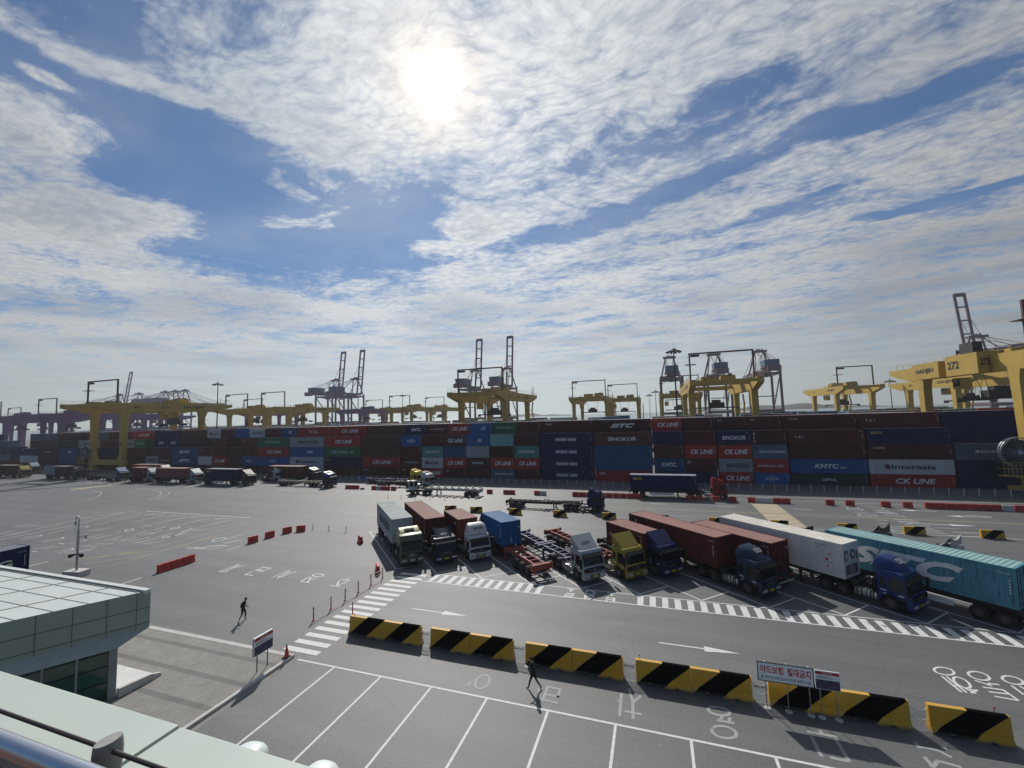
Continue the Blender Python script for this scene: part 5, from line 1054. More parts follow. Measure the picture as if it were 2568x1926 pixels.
    if lod == 0:
        def reel():
            mb = MB(); c = Vector((-hw - 2.0, -1.0, 6.8)); r = 2.35
            for k in range(2):
                yy = c.y - .25 + .5 * k; pts = [(c.x + r * math.cos(i * math.pi / 16), yy, c.z + r * math.sin(i * math.pi / 16)) for i in range(33)]; mb.tube(pts, .07, 5, 0)
                for i in range(32): a = i * math.pi / 16; mb.cyl((c.x, yy, c.z), (c.x + r * math.cos(a), yy, c.z + r * math.sin(a)), .018, n=3, mi=0)
            mb.cyl((c.x, c.y - .2, c.z), (c.x, c.y + .2, c.z), r * .86, n=32, mi=1); mb.cyl((c.x, c.y - .5, c.z), (c.x, c.y + .9, c.z), .35, n=12, mi=0)
            return mb.mesh('cable_reel', [steel, black])
        put('cable_reel', cached('reel', reel), T)
        def plat():
            mb = MB(); x0, x1 = -hw - 4.6, -hw - .6
            mb.box(x0, x1, -2.1, -.7, 3.0, 3.1, 0)
            for z in (3.1, 4.2, 5.2): mb.box(x0, x1, -2.12, -2.06, z, z + .06, 0); mb.box(x0, x0 + .06, -2.1, -.7, z, z + .06, 0)
            for i in range(9): x = x0 + i * (x1 - x0) / 8; mb.box(x, x + .05, -2.12, -2.06, 3.1, 5.25, 0)
            mb.box(-hw - 3.6, -hw - 1.2, -1.8, -.9, 3.1, 4.6, 1)
            return mb.mesh('reel_platform', [Y, dark_st])
        put('reel_platform', cached(('plat', tint), plat), T)
    return T
rmg(-178, 91.5, 'yellow', '271', True, 'yellow yard crane numbered 271 at the left with its whole girder in view', .80, legtext='271')
t272 = rmg(65.5, 91.5, 'yellow', '272', False, 'yellow yard crane numbered 272 cut off by the right edge', .72, legtext='272')
def housebox():
    mb = MB(); mb.box(-10.6, -8.95, 4.5, 13.0, 20.2, 24.0, 0); mb.box(-10.2, -8.95, 16.0, 24.8, 20.3, 23.6, 0); mb.box(-10.4, -9.0, 5.6, 9.0, 24.0, 26.0, 1)
    add_text(mb, '272', (-9.6, 4.46, 22.2), (1, 0, 0), (0, 0, 1), 1.3, 1.3, 2, .03); add_text(mb, '272', (-10.63, 10.8, 22.2), (0, -1, 0), (0, 0, 1), 3.2, 1.5, 2, .03); add_text(mb, 'HANJIN', (-10.23, 20.6, 21.9), (0, -1, 0), (0, 0, 1), 6.0, 1.2, 2, .03)
    return mb.mesh('electrical_house', [crane_mats('yellow'), dark_st, black_l])
put('electrical_house', housebox(), t272)
rmg(-54.5, 130, 'yellow', '261', True, 'yellow yard crane in the middle in front of two raised booms', .45, 1, legtext='261')
rmg(18.5, 130, 'yellow', '262', True, 'yellow yard crane numbered 262 before three ship cranes with lowered booms', .5, 1, legtext='262')
rmg(-215, 168.5, 'yellow', '252', True, 'yellow yard crane just right of crane 271, partly behind it', .4, 1)
rmg(-189, 168.5, 'yellow', '253', True, 'yellow yard crane left of the first pair of raised booms', .7, 1)
rmg(98.5, 168.5, 'yellow', '', True, 'yellow yard crane seen through the legs of crane 272', .4, 1)
rmg(-29.5, 207, 'yellow', '', True, 'small distant yellow yard crane alone in the middle distance', .4, 1, hw=8.0)
rmg(-16, 245, 'yellow', '', True, 'faint yellow yard crane right behind the small one in mid distance', .4, 1)
rmg(12, 207, 'yellow', '', True, 'yellow yard crane behind crane 262 and the tall mast', .6, 1)
rmg(78.5, 207, 'yellow', '', True, 'yellow yard crane alone between the ship cranes and crane 272', .5, 1, hw=6.0)
rmg(-163, 245, 'yellow', '', True, 'biggest yellow crane of the distant cluster left of centre', .6, 1)
rmg(-213, 284, 'yellow', '', True, 'distant yellow crane at the left of the cluster left of centre', .5, 1)
rmg(-158, 284, 'yellow', '', True, 'distant yellow crane at the right of the cluster left of centre', .3, 1)
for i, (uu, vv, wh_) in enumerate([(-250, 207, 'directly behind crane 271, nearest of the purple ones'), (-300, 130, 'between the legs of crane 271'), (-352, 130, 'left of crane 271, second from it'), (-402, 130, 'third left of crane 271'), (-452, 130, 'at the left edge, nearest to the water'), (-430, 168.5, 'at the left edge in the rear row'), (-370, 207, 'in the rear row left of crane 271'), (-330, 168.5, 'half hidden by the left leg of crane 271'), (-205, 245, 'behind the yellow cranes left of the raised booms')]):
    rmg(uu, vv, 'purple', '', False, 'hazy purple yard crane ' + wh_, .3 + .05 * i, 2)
# ================================================================== SHIP CRANES
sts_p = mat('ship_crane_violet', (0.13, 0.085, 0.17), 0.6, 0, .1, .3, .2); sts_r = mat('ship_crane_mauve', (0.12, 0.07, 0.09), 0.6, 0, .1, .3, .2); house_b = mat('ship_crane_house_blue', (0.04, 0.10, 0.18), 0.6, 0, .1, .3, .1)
def sts(u, tint, up, label, s=1.0, v=350.0):
    T = empty('ship_to_shore_crane', (u, v, 0), 0, label, 'ship crane', 'ship cranes along the quay')
    M_ = [tint, house_b]
    def part(name, fn, *a):
        mb = MB(); fn(mb, *a); return put(name, cached(('sts', name, a, tint.name, s, up), lambda: mb.mesh(name, M_)), T)
    G = 24.0; zg = 42.0; za = 60.0; hw = 8.0
    def leg(mb, sx, y): mb.beam((sx * hw, y, 1.5), (sx * hw, y, 14), 1.5, 1.8, 0); mb.beam((sx * hw, y, 14), (sx * hw, y, zg + 1), 1.2, 1.5, 0)
    for sx in (-1, 1):
        for y in (0, G): part('leg', leg, sx, y)
    def frame(mb):
        for y in (0, G): mb.beam((-hw, y, 2.4), (hw, y, 2.4), 1.4, 1.6, 0); mb.beam((-hw, y, 13.5), (hw, y, 13.5), 1.2, 1.8, 0); mb.beam((-hw, y, zg - 1), (hw, y, zg - 1), 1.2, 1.6, 0)
        for sx in (-1, 1):
            mb.beam((sx * hw, 0, 14), (sx * hw, G, 14), 1.2, 1.8, 0); mb.beam((sx * hw, 0, zg - 1), (sx * hw, G, 15), .7, .7, 0); mb.beam((sx * hw, 0, zg - 1), (sx * hw, G, zg - 1), 1.0, 1.4, 0)
            for y in (0, G): 
                for k in (-1, 1): mb.box(sx * hw + k * 2.4 - 2, sx * hw + k * 2.4 + 2, y - .5, y + .5, .4, 1.4, 0)
    part('portal_frame', frame)
    def gird(mb):
        for sx in (-1, 1): mb.beam((sx * 2.8, -17, zg + 1.6), (sx * 2.8, G + 2, zg + 1.6), .9, 1.8, 0)
        for y in (-16, -4, 8, 20): mb.beam((-2.8, y, zg + 1.6), (2.8, y, zg + 1.6), .6, .8, 0)
        mb.box(-4.2, 4.2, -19, -16.8, zg - .6, zg + 3.2, 0)
    part('trolley_girder', gird)
    def house(mb): mb.box(-4.6, 4.6, -14, -1, zg + 3.0, zg + 8.0, 1); mb.box(-5.2, 5.2, -14.6, -.4, zg + 2.4, zg + 3.0, 0)
    part('machinery_house', house)
    def apex(mb):
        for sx in (-1, 1):
            mb.beam((sx * hw * .95, G, zg), (sx * 3.0, G - 3, za), .9, .9, 0); mb.beam((sx * hw * .9, 2, zg), (sx * 3.0, G - 4, za - .5), .55, .55, 0)
            mb.beam((sx * 3.0, G - 5, za), (sx * 3.0, -12, zg + 8.0), .32, .32, 0); mb.beam((sx * 3.0, G - 5, za), (sx * 2.8, -17, zg + 2.4), .26, .26, 0)
        mb.box(-5.0, 5.0, G - 6, G - 1, za - .6, za + .9, 0)
        for k in (-1.5, 0, 2): mb.box(k - .5, k + .5, G - 4, G - 3, za + .9, za + 2.2, 0)
    part('apex_frame', apex)
    hy, hz = G + 2.5, zg + 1.8
    def boomup(mb):
        L = 50.0; a = R(83); dy, dz = math.cos(a), math.sin(a)
        for sx in (-1, 1): mb.beam((sx * 2.8, hy, hz), (sx * 2.8, hy + dy * L, hz + dz * L), .9, 1.5, 0, up=(1, 0, 0))
        for f_ in (.02, .2, .4, .60, .80, .985): mb.beam((-2.8, hy + dy * L * f_, hz + dz * L * f_), (2.8, hy + dy * L * f_, hz + dz * L * f_), .9, .9 if f_ < .98 else 2.6, 0)
        for f_ in (.22, .42): mb.beam((-2.8, hy + dy * L * f_, hz + dz * L * f_), (2.8, hy + dy * L * (f_ + .18), hz + dz * L * (f_ + .18)), .22, .22, 0)
        for sx in (-1, 1): mb.beam((sx * 3, G - 3, za), (sx * 2.8, hy + dy * 34, hz + dz * 34), .2, .2, 0)
    def boomdn(mb):
        L = 46.0
        for sx in (-1, 1): mb.beam((sx * 2.8, hy, hz), (sx * 2.8, hy + L, hz), .9, 1.6, 0); mb.beam((sx * 3, G - 3, za), (sx * 2.8, hy + L * .92, hz + .5), .3, .3, 0); mb.beam((sx * 3, G - 3, za), (sx * 2.8, hy + L * .5, hz + .5), .3, .3, 0)
        for f_ in (.2, .4, .6, .8, .99): mb.beam((-2.8, hy + L * f_, hz), (2.8, hy + L * f_, hz), .7, .7, 0)
    part('boom', boomup if up else boomdn)
    if not up: T  # lowered
    def cab(mb): mb.box(-1.6, 1.6, 6, 9, zg - 3.2, zg - .2, 1); mb.box(-6, 6, 3.5, 5.5, 24, 24.6, 0); [mb.cyl((x, 4.5, 24.6), (x * .4, 4.5, zg), .06, n=4, mi=0) for x in (-4, 4)]
    part('operator_cabin', cab)
    return T
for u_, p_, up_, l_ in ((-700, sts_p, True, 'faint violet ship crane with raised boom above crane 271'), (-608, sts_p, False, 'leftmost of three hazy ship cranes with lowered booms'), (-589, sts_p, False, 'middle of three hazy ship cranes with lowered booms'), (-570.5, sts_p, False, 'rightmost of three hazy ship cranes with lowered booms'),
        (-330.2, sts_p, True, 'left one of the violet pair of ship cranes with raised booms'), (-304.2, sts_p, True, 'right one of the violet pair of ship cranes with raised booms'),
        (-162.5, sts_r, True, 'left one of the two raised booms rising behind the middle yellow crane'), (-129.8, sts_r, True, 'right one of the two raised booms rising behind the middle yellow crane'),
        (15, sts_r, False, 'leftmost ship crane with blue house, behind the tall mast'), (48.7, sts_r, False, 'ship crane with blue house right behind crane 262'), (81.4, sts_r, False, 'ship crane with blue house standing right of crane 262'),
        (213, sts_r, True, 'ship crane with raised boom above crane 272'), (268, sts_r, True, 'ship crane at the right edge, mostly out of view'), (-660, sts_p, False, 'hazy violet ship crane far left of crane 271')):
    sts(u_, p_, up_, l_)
# ---- floodlight masts
def mast(u, v, h, label, r=.32):
    T = empty('floodlight_mast', (u, v, 0), 0, label, 'floodlight mast', 'floodlight masts'); mb = MB(); mb.cyl((0, 0, 0), (0, 0, h), r, r * .45, 10, 0); put('pole', mb.mesh('pole', [dark_st], smooth=True), T)
    mb = MB(); mb.cyl((0, 0, h - .5), (0, 0, h - .25), 1.3, 1.3, 14, 0); mb.cyl((0, 0, h), (0, 0, h + .3), .9, .5, 12, 0)
    for i in range(10): a = i * math.pi / 5; mb.taper((1.2 * math.cos(a), 1.2 * math.sin(a), h - .3), (2.1 * math.cos(a), 2.1 * math.sin(a), h - .75), .5, .2, .7, .35, 0, up=(0, 0, 1))
    mb.cyl((0, 0, h + .3), (0, 0, h + 2.4), .03, n=4); put('lamp_ring', mb.mesh('lamp_ring', [dark_st]), T)
mast(-172.5, 125, 32.4, 'tall floodlight mast between crane 271 and the next yellow crane'); mast(6.3, 125, 32.4, 'tall floodlight mast left of crane 262')
mast(1.5, 230, 26, 'slim floodlight mast far behind the tall one', .25); mast(100, 228, 26, 'floodlight mast left of crane 272', .25); mast(-170, 257, 32.4, 'floodlight mast among the distant yellow cranes'); mast(-1.8, 250, 25, 'faint floodlight mast left of the slim one', .2)
# ================================================================== FENCE
fpost = mat('fence_white', (0.62, 0.63, 0.62), 0.6)
fwire = mat('fence_wire', (0.32, 0.34, 0.35), 0.5, 0.4)
FT = empty('mesh_fence', (0, 88.3, 0), 0, 'long low wire fence with white posts in front of the container wall', 'fence')
def fp():
    mb = MB(); mb.box(-.045, .045, -.04, .04, 0, 1.22, 0); mb.box(-.09, .09, -.09, .09, 0, .03, 0); return mb.mesh('post', [fpost])
pmesh = fp()
i = 0
u = 68.0
while i < 98: put('post', pmesh, FT, (u, 0, 0)); u -= 1.912; i += 1
uf = u
mb = MB()
for k in range(60): mb.box(uf - 1.912 * k - .045, uf - 1.912 * k + .045, -.04, .04, 0, 1.22, 0)
o = put('post', mb.mesh('post', [fpost]), FT); o['kind'] = 'stuff'
mb = MB()
for z in [.12 + .13 * k for k in range(9)]: mb.box(uf - 112, 68, -.008, .008, z - .008, z + .008, 0)
x = uf - 20.0
while x < 68: mb.box(x - .007, x + .007, -.006, .006, .1, 1.18, 0); x += .5
put('wire_mesh', mb.mesh('wire_mesh', [fwire], fixn=False), FT)
blue_s = mat('blue_sign', (0.03, 0.13, 0.38), .5)
mb = MB()
for k in (0, 1): mb.box(-72.0 + 2.1 * k, -70.4 + 2.1 * k, -.07, -.04, .15, 1.05, 0); mb.cyl((-71.2 + 2.1 * k, -.08, .55), (-71.2 + 2.1 * k, -.07, .55), .28, n=14, mi=1)
put('blue_panel', mb.mesh('blue_panel', [blue_s, fpost]), FT)
mb = MB(); mb.box(-17, 0, -.02, .02, 0.05, 2.0, 0)
for k in range(7): mb.box(-17 + k * 2.8, -16.9 + k * 2.8, -.05, .05, 0, 2.1, 1)
o = put('green_netting', mb.mesh('green_netting', [mat('green_net', (0.03, 0.16, 0.05), .8, var=.4, vscale=2), dark_st]), None, (-218, 90.5, 0)); tag(o, 'dark green netting screen at the far left in front of the stacks', 'netting')
# ================================================================== CONCRETE BARRIERS, black and yellow
bm_ = bpy.data.materials.new('hazard_concrete'); bm_.use_nodes = True; t = NT(bm_.node_tree); b = t.n['Principled BSDF']
oc = t.node('ShaderNodeTexCoord').outputs['Object']; sp = t.node('ShaderNodeSeparateXYZ', ins={0: oc})
att = t.node('ShaderNodeAttribute', attribute_type='OBJECT', attribute_name='unit'); 
q = t.math('SUBTRACT', sp.outputs[0], t.math('MULTIPLY', sp.outputs[2], 1.20))
rag = t.math('MULTIPLY', t.math('SUBTRACT', t.noise(oc, 7, 4, .6), .5), .03)
q = t.math('DIVIDE', t.math('ADD', q, rag), att.outputs['Fac'])
bk = t.math('MULTIPLY', t.math('GREATER_THAN', q, 0.0), t.math('LESS_THAN', q, 0.50))
n1 = t.noise(oc, 2.2, 6, .65); n2 = t.noise(oc, 26, 4, .6); inf = t.node('ShaderNodeObjectInfo').outputs['Random']
yc_ = t.mix(inf, (0.64, 0.32, 0.018), (0.66, 0.37, 0.03))
yc_ = t.mix(t.ramp(n2, .58, .66, 0, .8), yc_, (0.22, 0.15, 0.05)); yc_ = t.mix(t.ramp(n1, .45, .70, 0, .6), yc_, (0.42, 0.33, 0.16))
kc = t.mix(t.ramp(n2, .61, .68, 0, .8), (0.004, 0.004, 0.005), (0.09, 0.08, 0.065))
c = t.mix(bk, yc_, kc)
low = t.ramp(sp.outputs[2], .02, .20, .55, 0); c = t.mix(t.math('MULTIPLY', low, t.ramp(n1, .3, .6)), c, (0.17, 0.155, 0.13))
t.l.new(c, b.inputs['Base Color']); b.inputs['Roughness'].default_value = .55; t.l.new(t.math('MULTIPLY', t.math('SUBTRACT', 1.0, bk), 0.25), b.inputs['Specular IOR Level'])
bp = t.node('ShaderNodeBump', ins={'Strength': .35, 'Distance': .02, 'Height': n2}); t.l.new(bp.outputs[0], b.inputs['Normal'])
def barrier_mesh(L, Hb):
    def f():
        mb = MB(); k = Hb / 1.15
        prof = [(-.29, 0), (-.29, .10 * k), (-.17, .30 * k), (-.11, Hb), (.11, Hb), (.17, .30 * k), (.29, .10 * k), (.29, 0)]
        # notches for forklift tines
        xs = [0, L * .20, L * .215, L * .285, L * .30, L * .70, L * .715, L * .785, L * .80, L]
        zb = [0, 0, .07, .07, 0, 0, .07, .07, 0, 0]
        secs = []
        for x, z0 in zip(xs, zb): secs.append([(x, y, max(z, z0)) for y, z in prof])
        vs = [p for s in secs for p in s]; m = len(prof)
        fs = [(i * m + j, i * m + (j + 1) % m, (i + 1) * m + (j + 1) % m, (i + 1) * m + j) for i in range(len(xs) - 1) for j in range(m)] + [tuple(range(m)), tuple((len(xs) - 1) * m + j for j in range(m - 1, -1, -1))]
        mb.add(vs, fs, 0)
        for x in (L * .25, L * .75): mb.tube([(x - .1, -.30, .10), (x - .08, -.34, .15), (x + .08, -.34, .15), (x + .1, -.30, .10)], .012, 4, 1)
        return mb.mesh('barrier', [bm_, steel])
    return cached(('bar', L, Hb), f)
def barrier(u, v, L, Hb, label, group, rz=0):
    o = put('concrete_barrier', barrier_mesh(L, Hb), None, (u, v, 0), rz); o['unit'] = L; return tag(o, label, 'barrier', group)
GB = 'long striped barriers along the near lane'
starts = [-21.19, -18.31, -14.70, -11.82, -8.14, -5.26, -1.68, 1.20, 4.82, 7.70, 11.27, 14.95]
for i, u in enumerate(starts):
    if i == 11: continue
    barrier(u, 25.34 + random.uniform(-.025, .025), 2.86, 1.16, '%s long black and yellow barrier from the left beside the near lane' % ORD[i].capitalize(), GB, R(random.uniform(-.5, .5)))
for i, u in enumerate([-32.8, -28.3, -21.82, -14.86, -7.75, -.75, 6.2, 13.3, 20.4, 26.85, 33.7, 40.6, -36.5]):
    if i == 12: continue
    near = ['behind the maroon container roof', 'behind the short red container roof', 'beyond the blue container', 'right of the one beyond the blue container', 'beyond the empty red trailer', 'hidden behind the long red container', 'by the far end of the white refrigerated container',
            'at the foot of the cream walkway', 'beyond the far end of the sky blue container', 'in front of the white road words', 'right of the one before the road words', 'at the right edge of the photo'][i]
    barrier(u, 61.45, 1.98, .88, 'short black and yellow barrier block ' + near, 'short striped barrier blocks')
# plastic sheets with printing in the gaps
film = mat('clear_plastic_sheet', (0.62, 0.64, 0.63), 0.25, 0, .25, 6, alpha=.42)
rope_m = mat('white_rope', (0.60, 0.58, 0.52), .8)
for i, (a, bq) in enumerate([(-15.43, -14.72), (-8.94, -8.16), (-2.40, -1.70), (4.06, 4.80), (10.58, 11.25)]):
    mb = MB(); n = 10; L = bq - a + .1
    for r in range(n):
        x0, x1 = a - .05 + L * r / n, a - .05 + L * (r + 1) / n; f0, f1 = [-.10 * math.sin(math.pi * q_ / n) for q_ in (r, r + 1)]
        mb.add([(x0, 25.3 + f0, .03), (x1, 25.3 + f1, .03), (x1, 25.28 + f1, .95), (x0, 25.28 + f0, .95)], [(0, 1, 2, 3)], 0)
    for z in (.98, .55):
        pts = [(a + (bq - a) * q_ / 8, 25.24 - .09 * math.sin(math.pi * q_ / 8), z - .10 * math.sin(math.pi * q_ / 8)) for q_ in range(9)]; mb.tube(pts, .012, 4, 1)
    if i != 4: add_text(mb, 'Safety Zone', ((a + bq) / 2, 25.15, .80), (1, 0, 0), (0, 0, 1), (bq - a) * .8, .13, 2, .03)
    o = put('safety_sheet', mb.mesh('safety_sheet', [film, rope_m, navy_l], fixn=False)); tag(o, 'clear plastic sheet and ropes closing the %s gap from left between the near barriers' % ORD[i], 'safety sheet', 'plastic sheets between the near barriers')
# small things on top of the barriers
for (u, v, lab) in ((-20.95, 25.4, 'thin pin reflector on the leftmost long barrier'), (-1.5, 25.4, 'bent pin reflector on the seventh long barrier'), (13.7, 25.4, 'dark pin reflector on the rightmost long barrier')):
    mb = MB(); mb.cyl((0, 0, 0), (.02, 0, .16), .015, n=6); mb.cyl((.02, 0, .16), (.03, 0, .22), .035, n=8); o = put('pin_reflector', mb.mesh('pin_reflector', [redlamp]), None, (u, v, 1.16)); tag(o, lab, 'reflector')
# ================================================================== WATER-FILLED BARRIERS
org = mat('orange_red_plastic', (0.56, 0.055, 0.035), 0.45, 0, .12, 2, .25, (0.20, 0.07, 0.05)); wpl = mat('white_plastic', (0.60, 0.59, 0.54), .5, 0, .1, 2, .4, (0.3, .26, .2))
def wb_mesh(L=1.2):
    def f():
        mb = MB(); 
        for y, sy in ((0, 1),):
            prof = [(-.22, 0), (-.22, .16), (-.15, .22), (-.15, .34), (-.18, .38), (-.18, .46), (-.12, .50), (-.12, .60), (-.15, .64), (-.15, .72), (-.10, .80), (.10, .80), (.15, .72), (.15, .64), (.12, .60), (.12, .50), (.18, .46), (.18, .38), (.15, .34), (.15, .22), (.22, .16), (.22, 0)]
            mb.prism(prof, .05, L - .05, 'x', 0)
            for z in (.26, .50, .72): mb.box(L - .06, L + .03, -.08, .08, z - .05, z + .03, 0); mb.box(-.03, .06, -.08, .08, z - .13, z - .06, 0)
            for x in (L * .3, L * .6): mb.box(x, x + .10, -.20, -.11, .28, .60, 0)
            mb.cyl((L * .5, 0, .78), (L * .5, 0, .84), .06, n=10, mi=0)
        return mb.mesh('water_barrier', [org], bevel=.012)
    return cached(('wb', L), f)
def wb(u, v, rz, red, label): return tag(put('water_barrier', wb_mesh(), None, (u, v, 0), rz, {0: org if red else wpl}), label, 'road barrier', 'plastic water filled barriers')
segs = [(-65.85, 3, 1), (-58.9, 1, 1), (-57.7, 1, 0), (-56.6, 2, 1), (-53.9, 1, 1), (-31.85, 1, 1), (-28.4, 2, 1), (-22.2, 1, 1), (-21.0, 1, 0), (-14.9, 10, 1), (4.4, 1, 1), (5.85, 1, 1), (8.5, 1, 1), (10.9, 1, 1), (13.65, 1, 1), (14.87, 2, 0), (17.25, 2, 1), (24.25, 1, 1), (26.8, 1, 1), (31.2, 1, 1), (33.8, 1, 1), (36.35, 7, 1), (44.8, 1, 0), (46.05, 5, 1)]
cnt = 0
for u, n, red in segs:
    for k in range(n):
        ps = 'alone' if n == 1 else ('at the left end of its run' if k == 0 else ('at the right end of its run' if k == n - 1 else 'inside its run'))
        wb(u + 1.205 * k, 76.95 + random.uniform(-.04, .04), R(random.uniform(-1.5, 1.5)), red, '%s plastic barrier, %s in fence row, %s' % ('orange' if red else 'dirty white', ORD[cnt] if cnt < 45 else 'last', ps)); cnt += 1
for k in range(3): wb(-49.05 + .02 * k, 29.75 + 1.23 * k, R(90), True, '%s of three joined orange plastic barriers standing end to end' % ['nearest', 'middle', 'farthest'][k])
for k, (u, v, a) in enumerate([(-49.0, 39.8, 76), (-48.85, 42.1, 75), (-48.4, 44.4, 68), (-47.4, 45.7, 35)]): wb(u, v, R(a), True, '%s from left in the curved line of four separate orange barriers' % ['first', 'second', 'third', 'fourth'][k])
wb(-35.6, 44.0, R(-35), True, 'single orange plastic barrier left of the pale grey container'); wb(-27.0, 36.1, R(-48), True, 'single orange plastic barrier at the top end of the chain posts')
# tyre lying by the barriers
o = put('tyre', wheel_mesh(.48, .26), None, (-61.2, 76.8, .14), 0); o.rotation_euler = (R(90), 0, 0); tag(o, 'old black tyre lying beside the orange barriers', 'tyre')
# ================================================================== CHAIN POSTS
redp = mat('post_red', (0.45, 0.03, 0.03), .5)
CP = [(-25.19, 26.0), (-25.25, 27.88), (-25.25, 29.5), (-25.25, 31.13), (-25.25, 32.86), (-25.2, 34.5)]
def cpm():
    mb = MB(); mb.cyl((0, 0, 0), (0, 0, .62), .045, n=10, mi=0); mb.cyl((0, 0, .62), (0, 0, .74), .046, n=10, mi=1); mb.cyl((0, 0, .74), (0, 0, .86), .045, n=10, mi=0); mb.cyl((0, 0, .86), (0, 0, 1.0), .042, .03, n=10, mi=2); mb.cyl((0, 0, 0), (0, 0, .05), .13, .09, n=12, mi=0); return mb.mesh('lane_post', [redp, wpl, black])
cpme = cpm()
for i, (u, v) in enumerate(CP): tag(put('lane_post', cpme, None, (u, v, 0)), '%s red post with white band in the roped line, counted from the near end' % ORD[i], 'bollard', 'roped red posts by the crosswalk')
tag(put('lane_post', cpme, None, (-22.84, 27.5, 0)), 'lone red post standing behind the leftmost long barrier', 'bollard')
for j, z in enumerate((.92, .72)):
    mb = MB()
    for (a, bq) in zip(CP, CP[1:]):
        pts = [(a[0] + (bq[0] - a[0]) * s / 8, a[1] + (bq[1] - a[1]) * s / 8, z - (.12 + .08 * j) * math.sin(math.pi * s / 8)) for s in range(9)]; mb.tube(pts, .022, 5, 0)
    tag(put('rope', mb.mesh('rope', [rope_m])), '%s white rope sagging between the red posts' % ['upper', 'lower'][j], 'rope')
def tpm():
    mb = MB(); mb.cyl((0, 0, 0), (0, 0, .85), .035, n=8, mi=0); mb.cyl((0, 0, 0), (0, 0, .04), .1, n=10); return mb.mesh('thin_post', [dark_st])
tp = tpm()
for i, (u, v) in enumerate([(-45.85, 47.1), (-43.0, 47.0), (-40.2, 47.1)]): tag(put('thin_post', tp, None, (u, v, 0)), '%s of three thin dark posts right of the curved orange barriers' % ['left', 'middle', 'right'][i], 'bollard', 'thin dark posts')
for i, (u, v) in enumerate([(-48.9, 68.7), (-46.0, 68.8), (-42.85, 68.75), (-39.85, 68.8), (-36.95, 69.0)]): tag(put('thin_post', tp, None, (u, v, 0)), '%s from left of five thin dark posts behind the parked trucks' % ORD[i], 'bollard', 'thin dark posts')
for i in range(6): tag(put('thin_post', tp, None, (-156 + 3.4 * i, 71 + .35 * i, 0)), '%s from left of six thin dark posts at the far left' % ORD[i], 'bollard', 'thin dark posts')
# cone on the kerb corner
mb = MB(); mb.box(-.2, .2, -.2, .2, 0, .04, 0); mb.cyl((0, 0, .04), (0, 0, .38), .15, .095, 16, 1); mb.cyl((0, 0, .38), (0, 0, .52), .095, .07, 16, 2); mb.cyl((0, 0, .52), (0, 0, .68), .07, .04, 16, 1); mb.cyl((0, 0, .68), (0, 0, .80), .03, .03, 8, 0)
tag(put('traffic_cone', mb.mesh('traffic_cone', [black, org, redp]), None, (-22.85, 21.4, .16)), 'red traffic cone on the corner of the kerb', 'traffic cone')
# ================================================================== SIGNS
def text_on(mb, s, x, z, w, h, mi, y=-.022, bold=.0): add_text(mb, s, (x, y, z), (1, 0, 0), (0, 0, 1), w, h, mi, bold)
S2 = empty('warning_board', (5.57, 24.80, 0), 0, 'wide white board with red Korean warning words on three poles', 'sign board')
wbd = mat('board_white', (0.84, 0.88, 0.88), .5, var=.04)
mb = MB(); mb.box(-1.24, 1.12, -.02, .02, 1.38, 2.22, 0); text_on(mb, '야드보행', -.64, 1.92, 1.02, .38, 1, bold=.03); text_on(mb, '절대금지', .53, 1.92, 1.00, .38, 1, bold=.03); text_on(mb, '불가피하게 보행 필요시 안전한 통행로 이용', -.06, 1.55, 2.15, .16, 2, bold=.01)
put('board', mb.mesh('board', [wbd, red_l, navy_l], fixn=False), S2)
mb = MB()
for a, b_, c_, d_ in ((-1.28, -1.24, 1.34, 2.26), (1.12, 1.16, 1.34, 2.26), (-1.24, 1.12, 2.22, 2.26), (-1.24, 1.12, 1.34, 1.38)): mb.box(a, b_, -.03, .03, c_, d_, 0)
put('frame', mb.mesh('frame', [dark_st]), S2)
for x in (-.94, 0, .94):
    mb = MB(); mb.cyl((x, .05, .03), (x, .05, 2.3), .022, n=8, mi=0); mb.cyl((x, .05, 0), (x, .05, .03), .16, n=16, mi=1); mb.cyl((x, 0, 2.26), (x, 0, 2.30), .035, n=8, mi=1); put('pole', mb.mesh('pole', [steel, wpl]), S2)
S3 = empty('safety_poster_board', (7.28, 24.80, 0), 0, 'smaller board with red heading and dark picture right of the warning board', 'sign board')
def poster(mb, w, h, z0):
    mb.box(-w / 2, w / 2, -.02, .02, z0, z0 + h, 0); mb.add([(-w / 2 + .02, -.024, z0 + h * .80), (w / 2 - .02, -.024, z0 + h * .80), (w / 2 - .02, -.024, z0 + h * .95), (-w / 2 + .02, -.024, z0 + h * .95)], [(0, 1, 2, 3)], 1)
    add_text(mb, '안전수칙', (0, -.028, z0 + h * .875), (1, 0, 0), (0, 0, 1), w * .4, h * .1, 3)
    mb.add([(-w / 2 + .02, -.024, z0 + .02), (w / 2 - .02, -.024, z0 + .02), (w / 2 - .02, -.024, z0 + h * .52), (-w / 2 + .02, -.024, z0 + h * .52)], [(0, 1, 2, 3)], 2)
    for k in range(3): mb.box(-w * .42, w * (.25 - .1 * k), -.026, -.021, z0 + h * (.60 + .05 * k), z0 + h * (.615 + .05 * k), 4)
pict = mat('poster_picture', (0.055, 0.06, 0.11), .5, 0, .8, 4, .9, (0.16, 0.07, 0.05))
mb = MB(); poster(mb, 1.02, .86, 1.36); put('board', mb.mesh('board', [wbd, red_l, pict, wbd, navy_l], fixn=False), S3)
for x in (-.32, .36):
    mb = MB(); mb.cyl((x, .05, .03), (x, .05, 2.27), .022, n=8, mi=0); mb.cyl((x, .05, 0), (x, .05, .03), .16, n=16, mi=1); put('pole', mb.mesh('pole', [steel, wpl]), S3)
S1 = empty('notice_board', (-23.24, 20.05, .15), R(90), 'tall red headed notice board on two poles by the kerb', 'sign board')
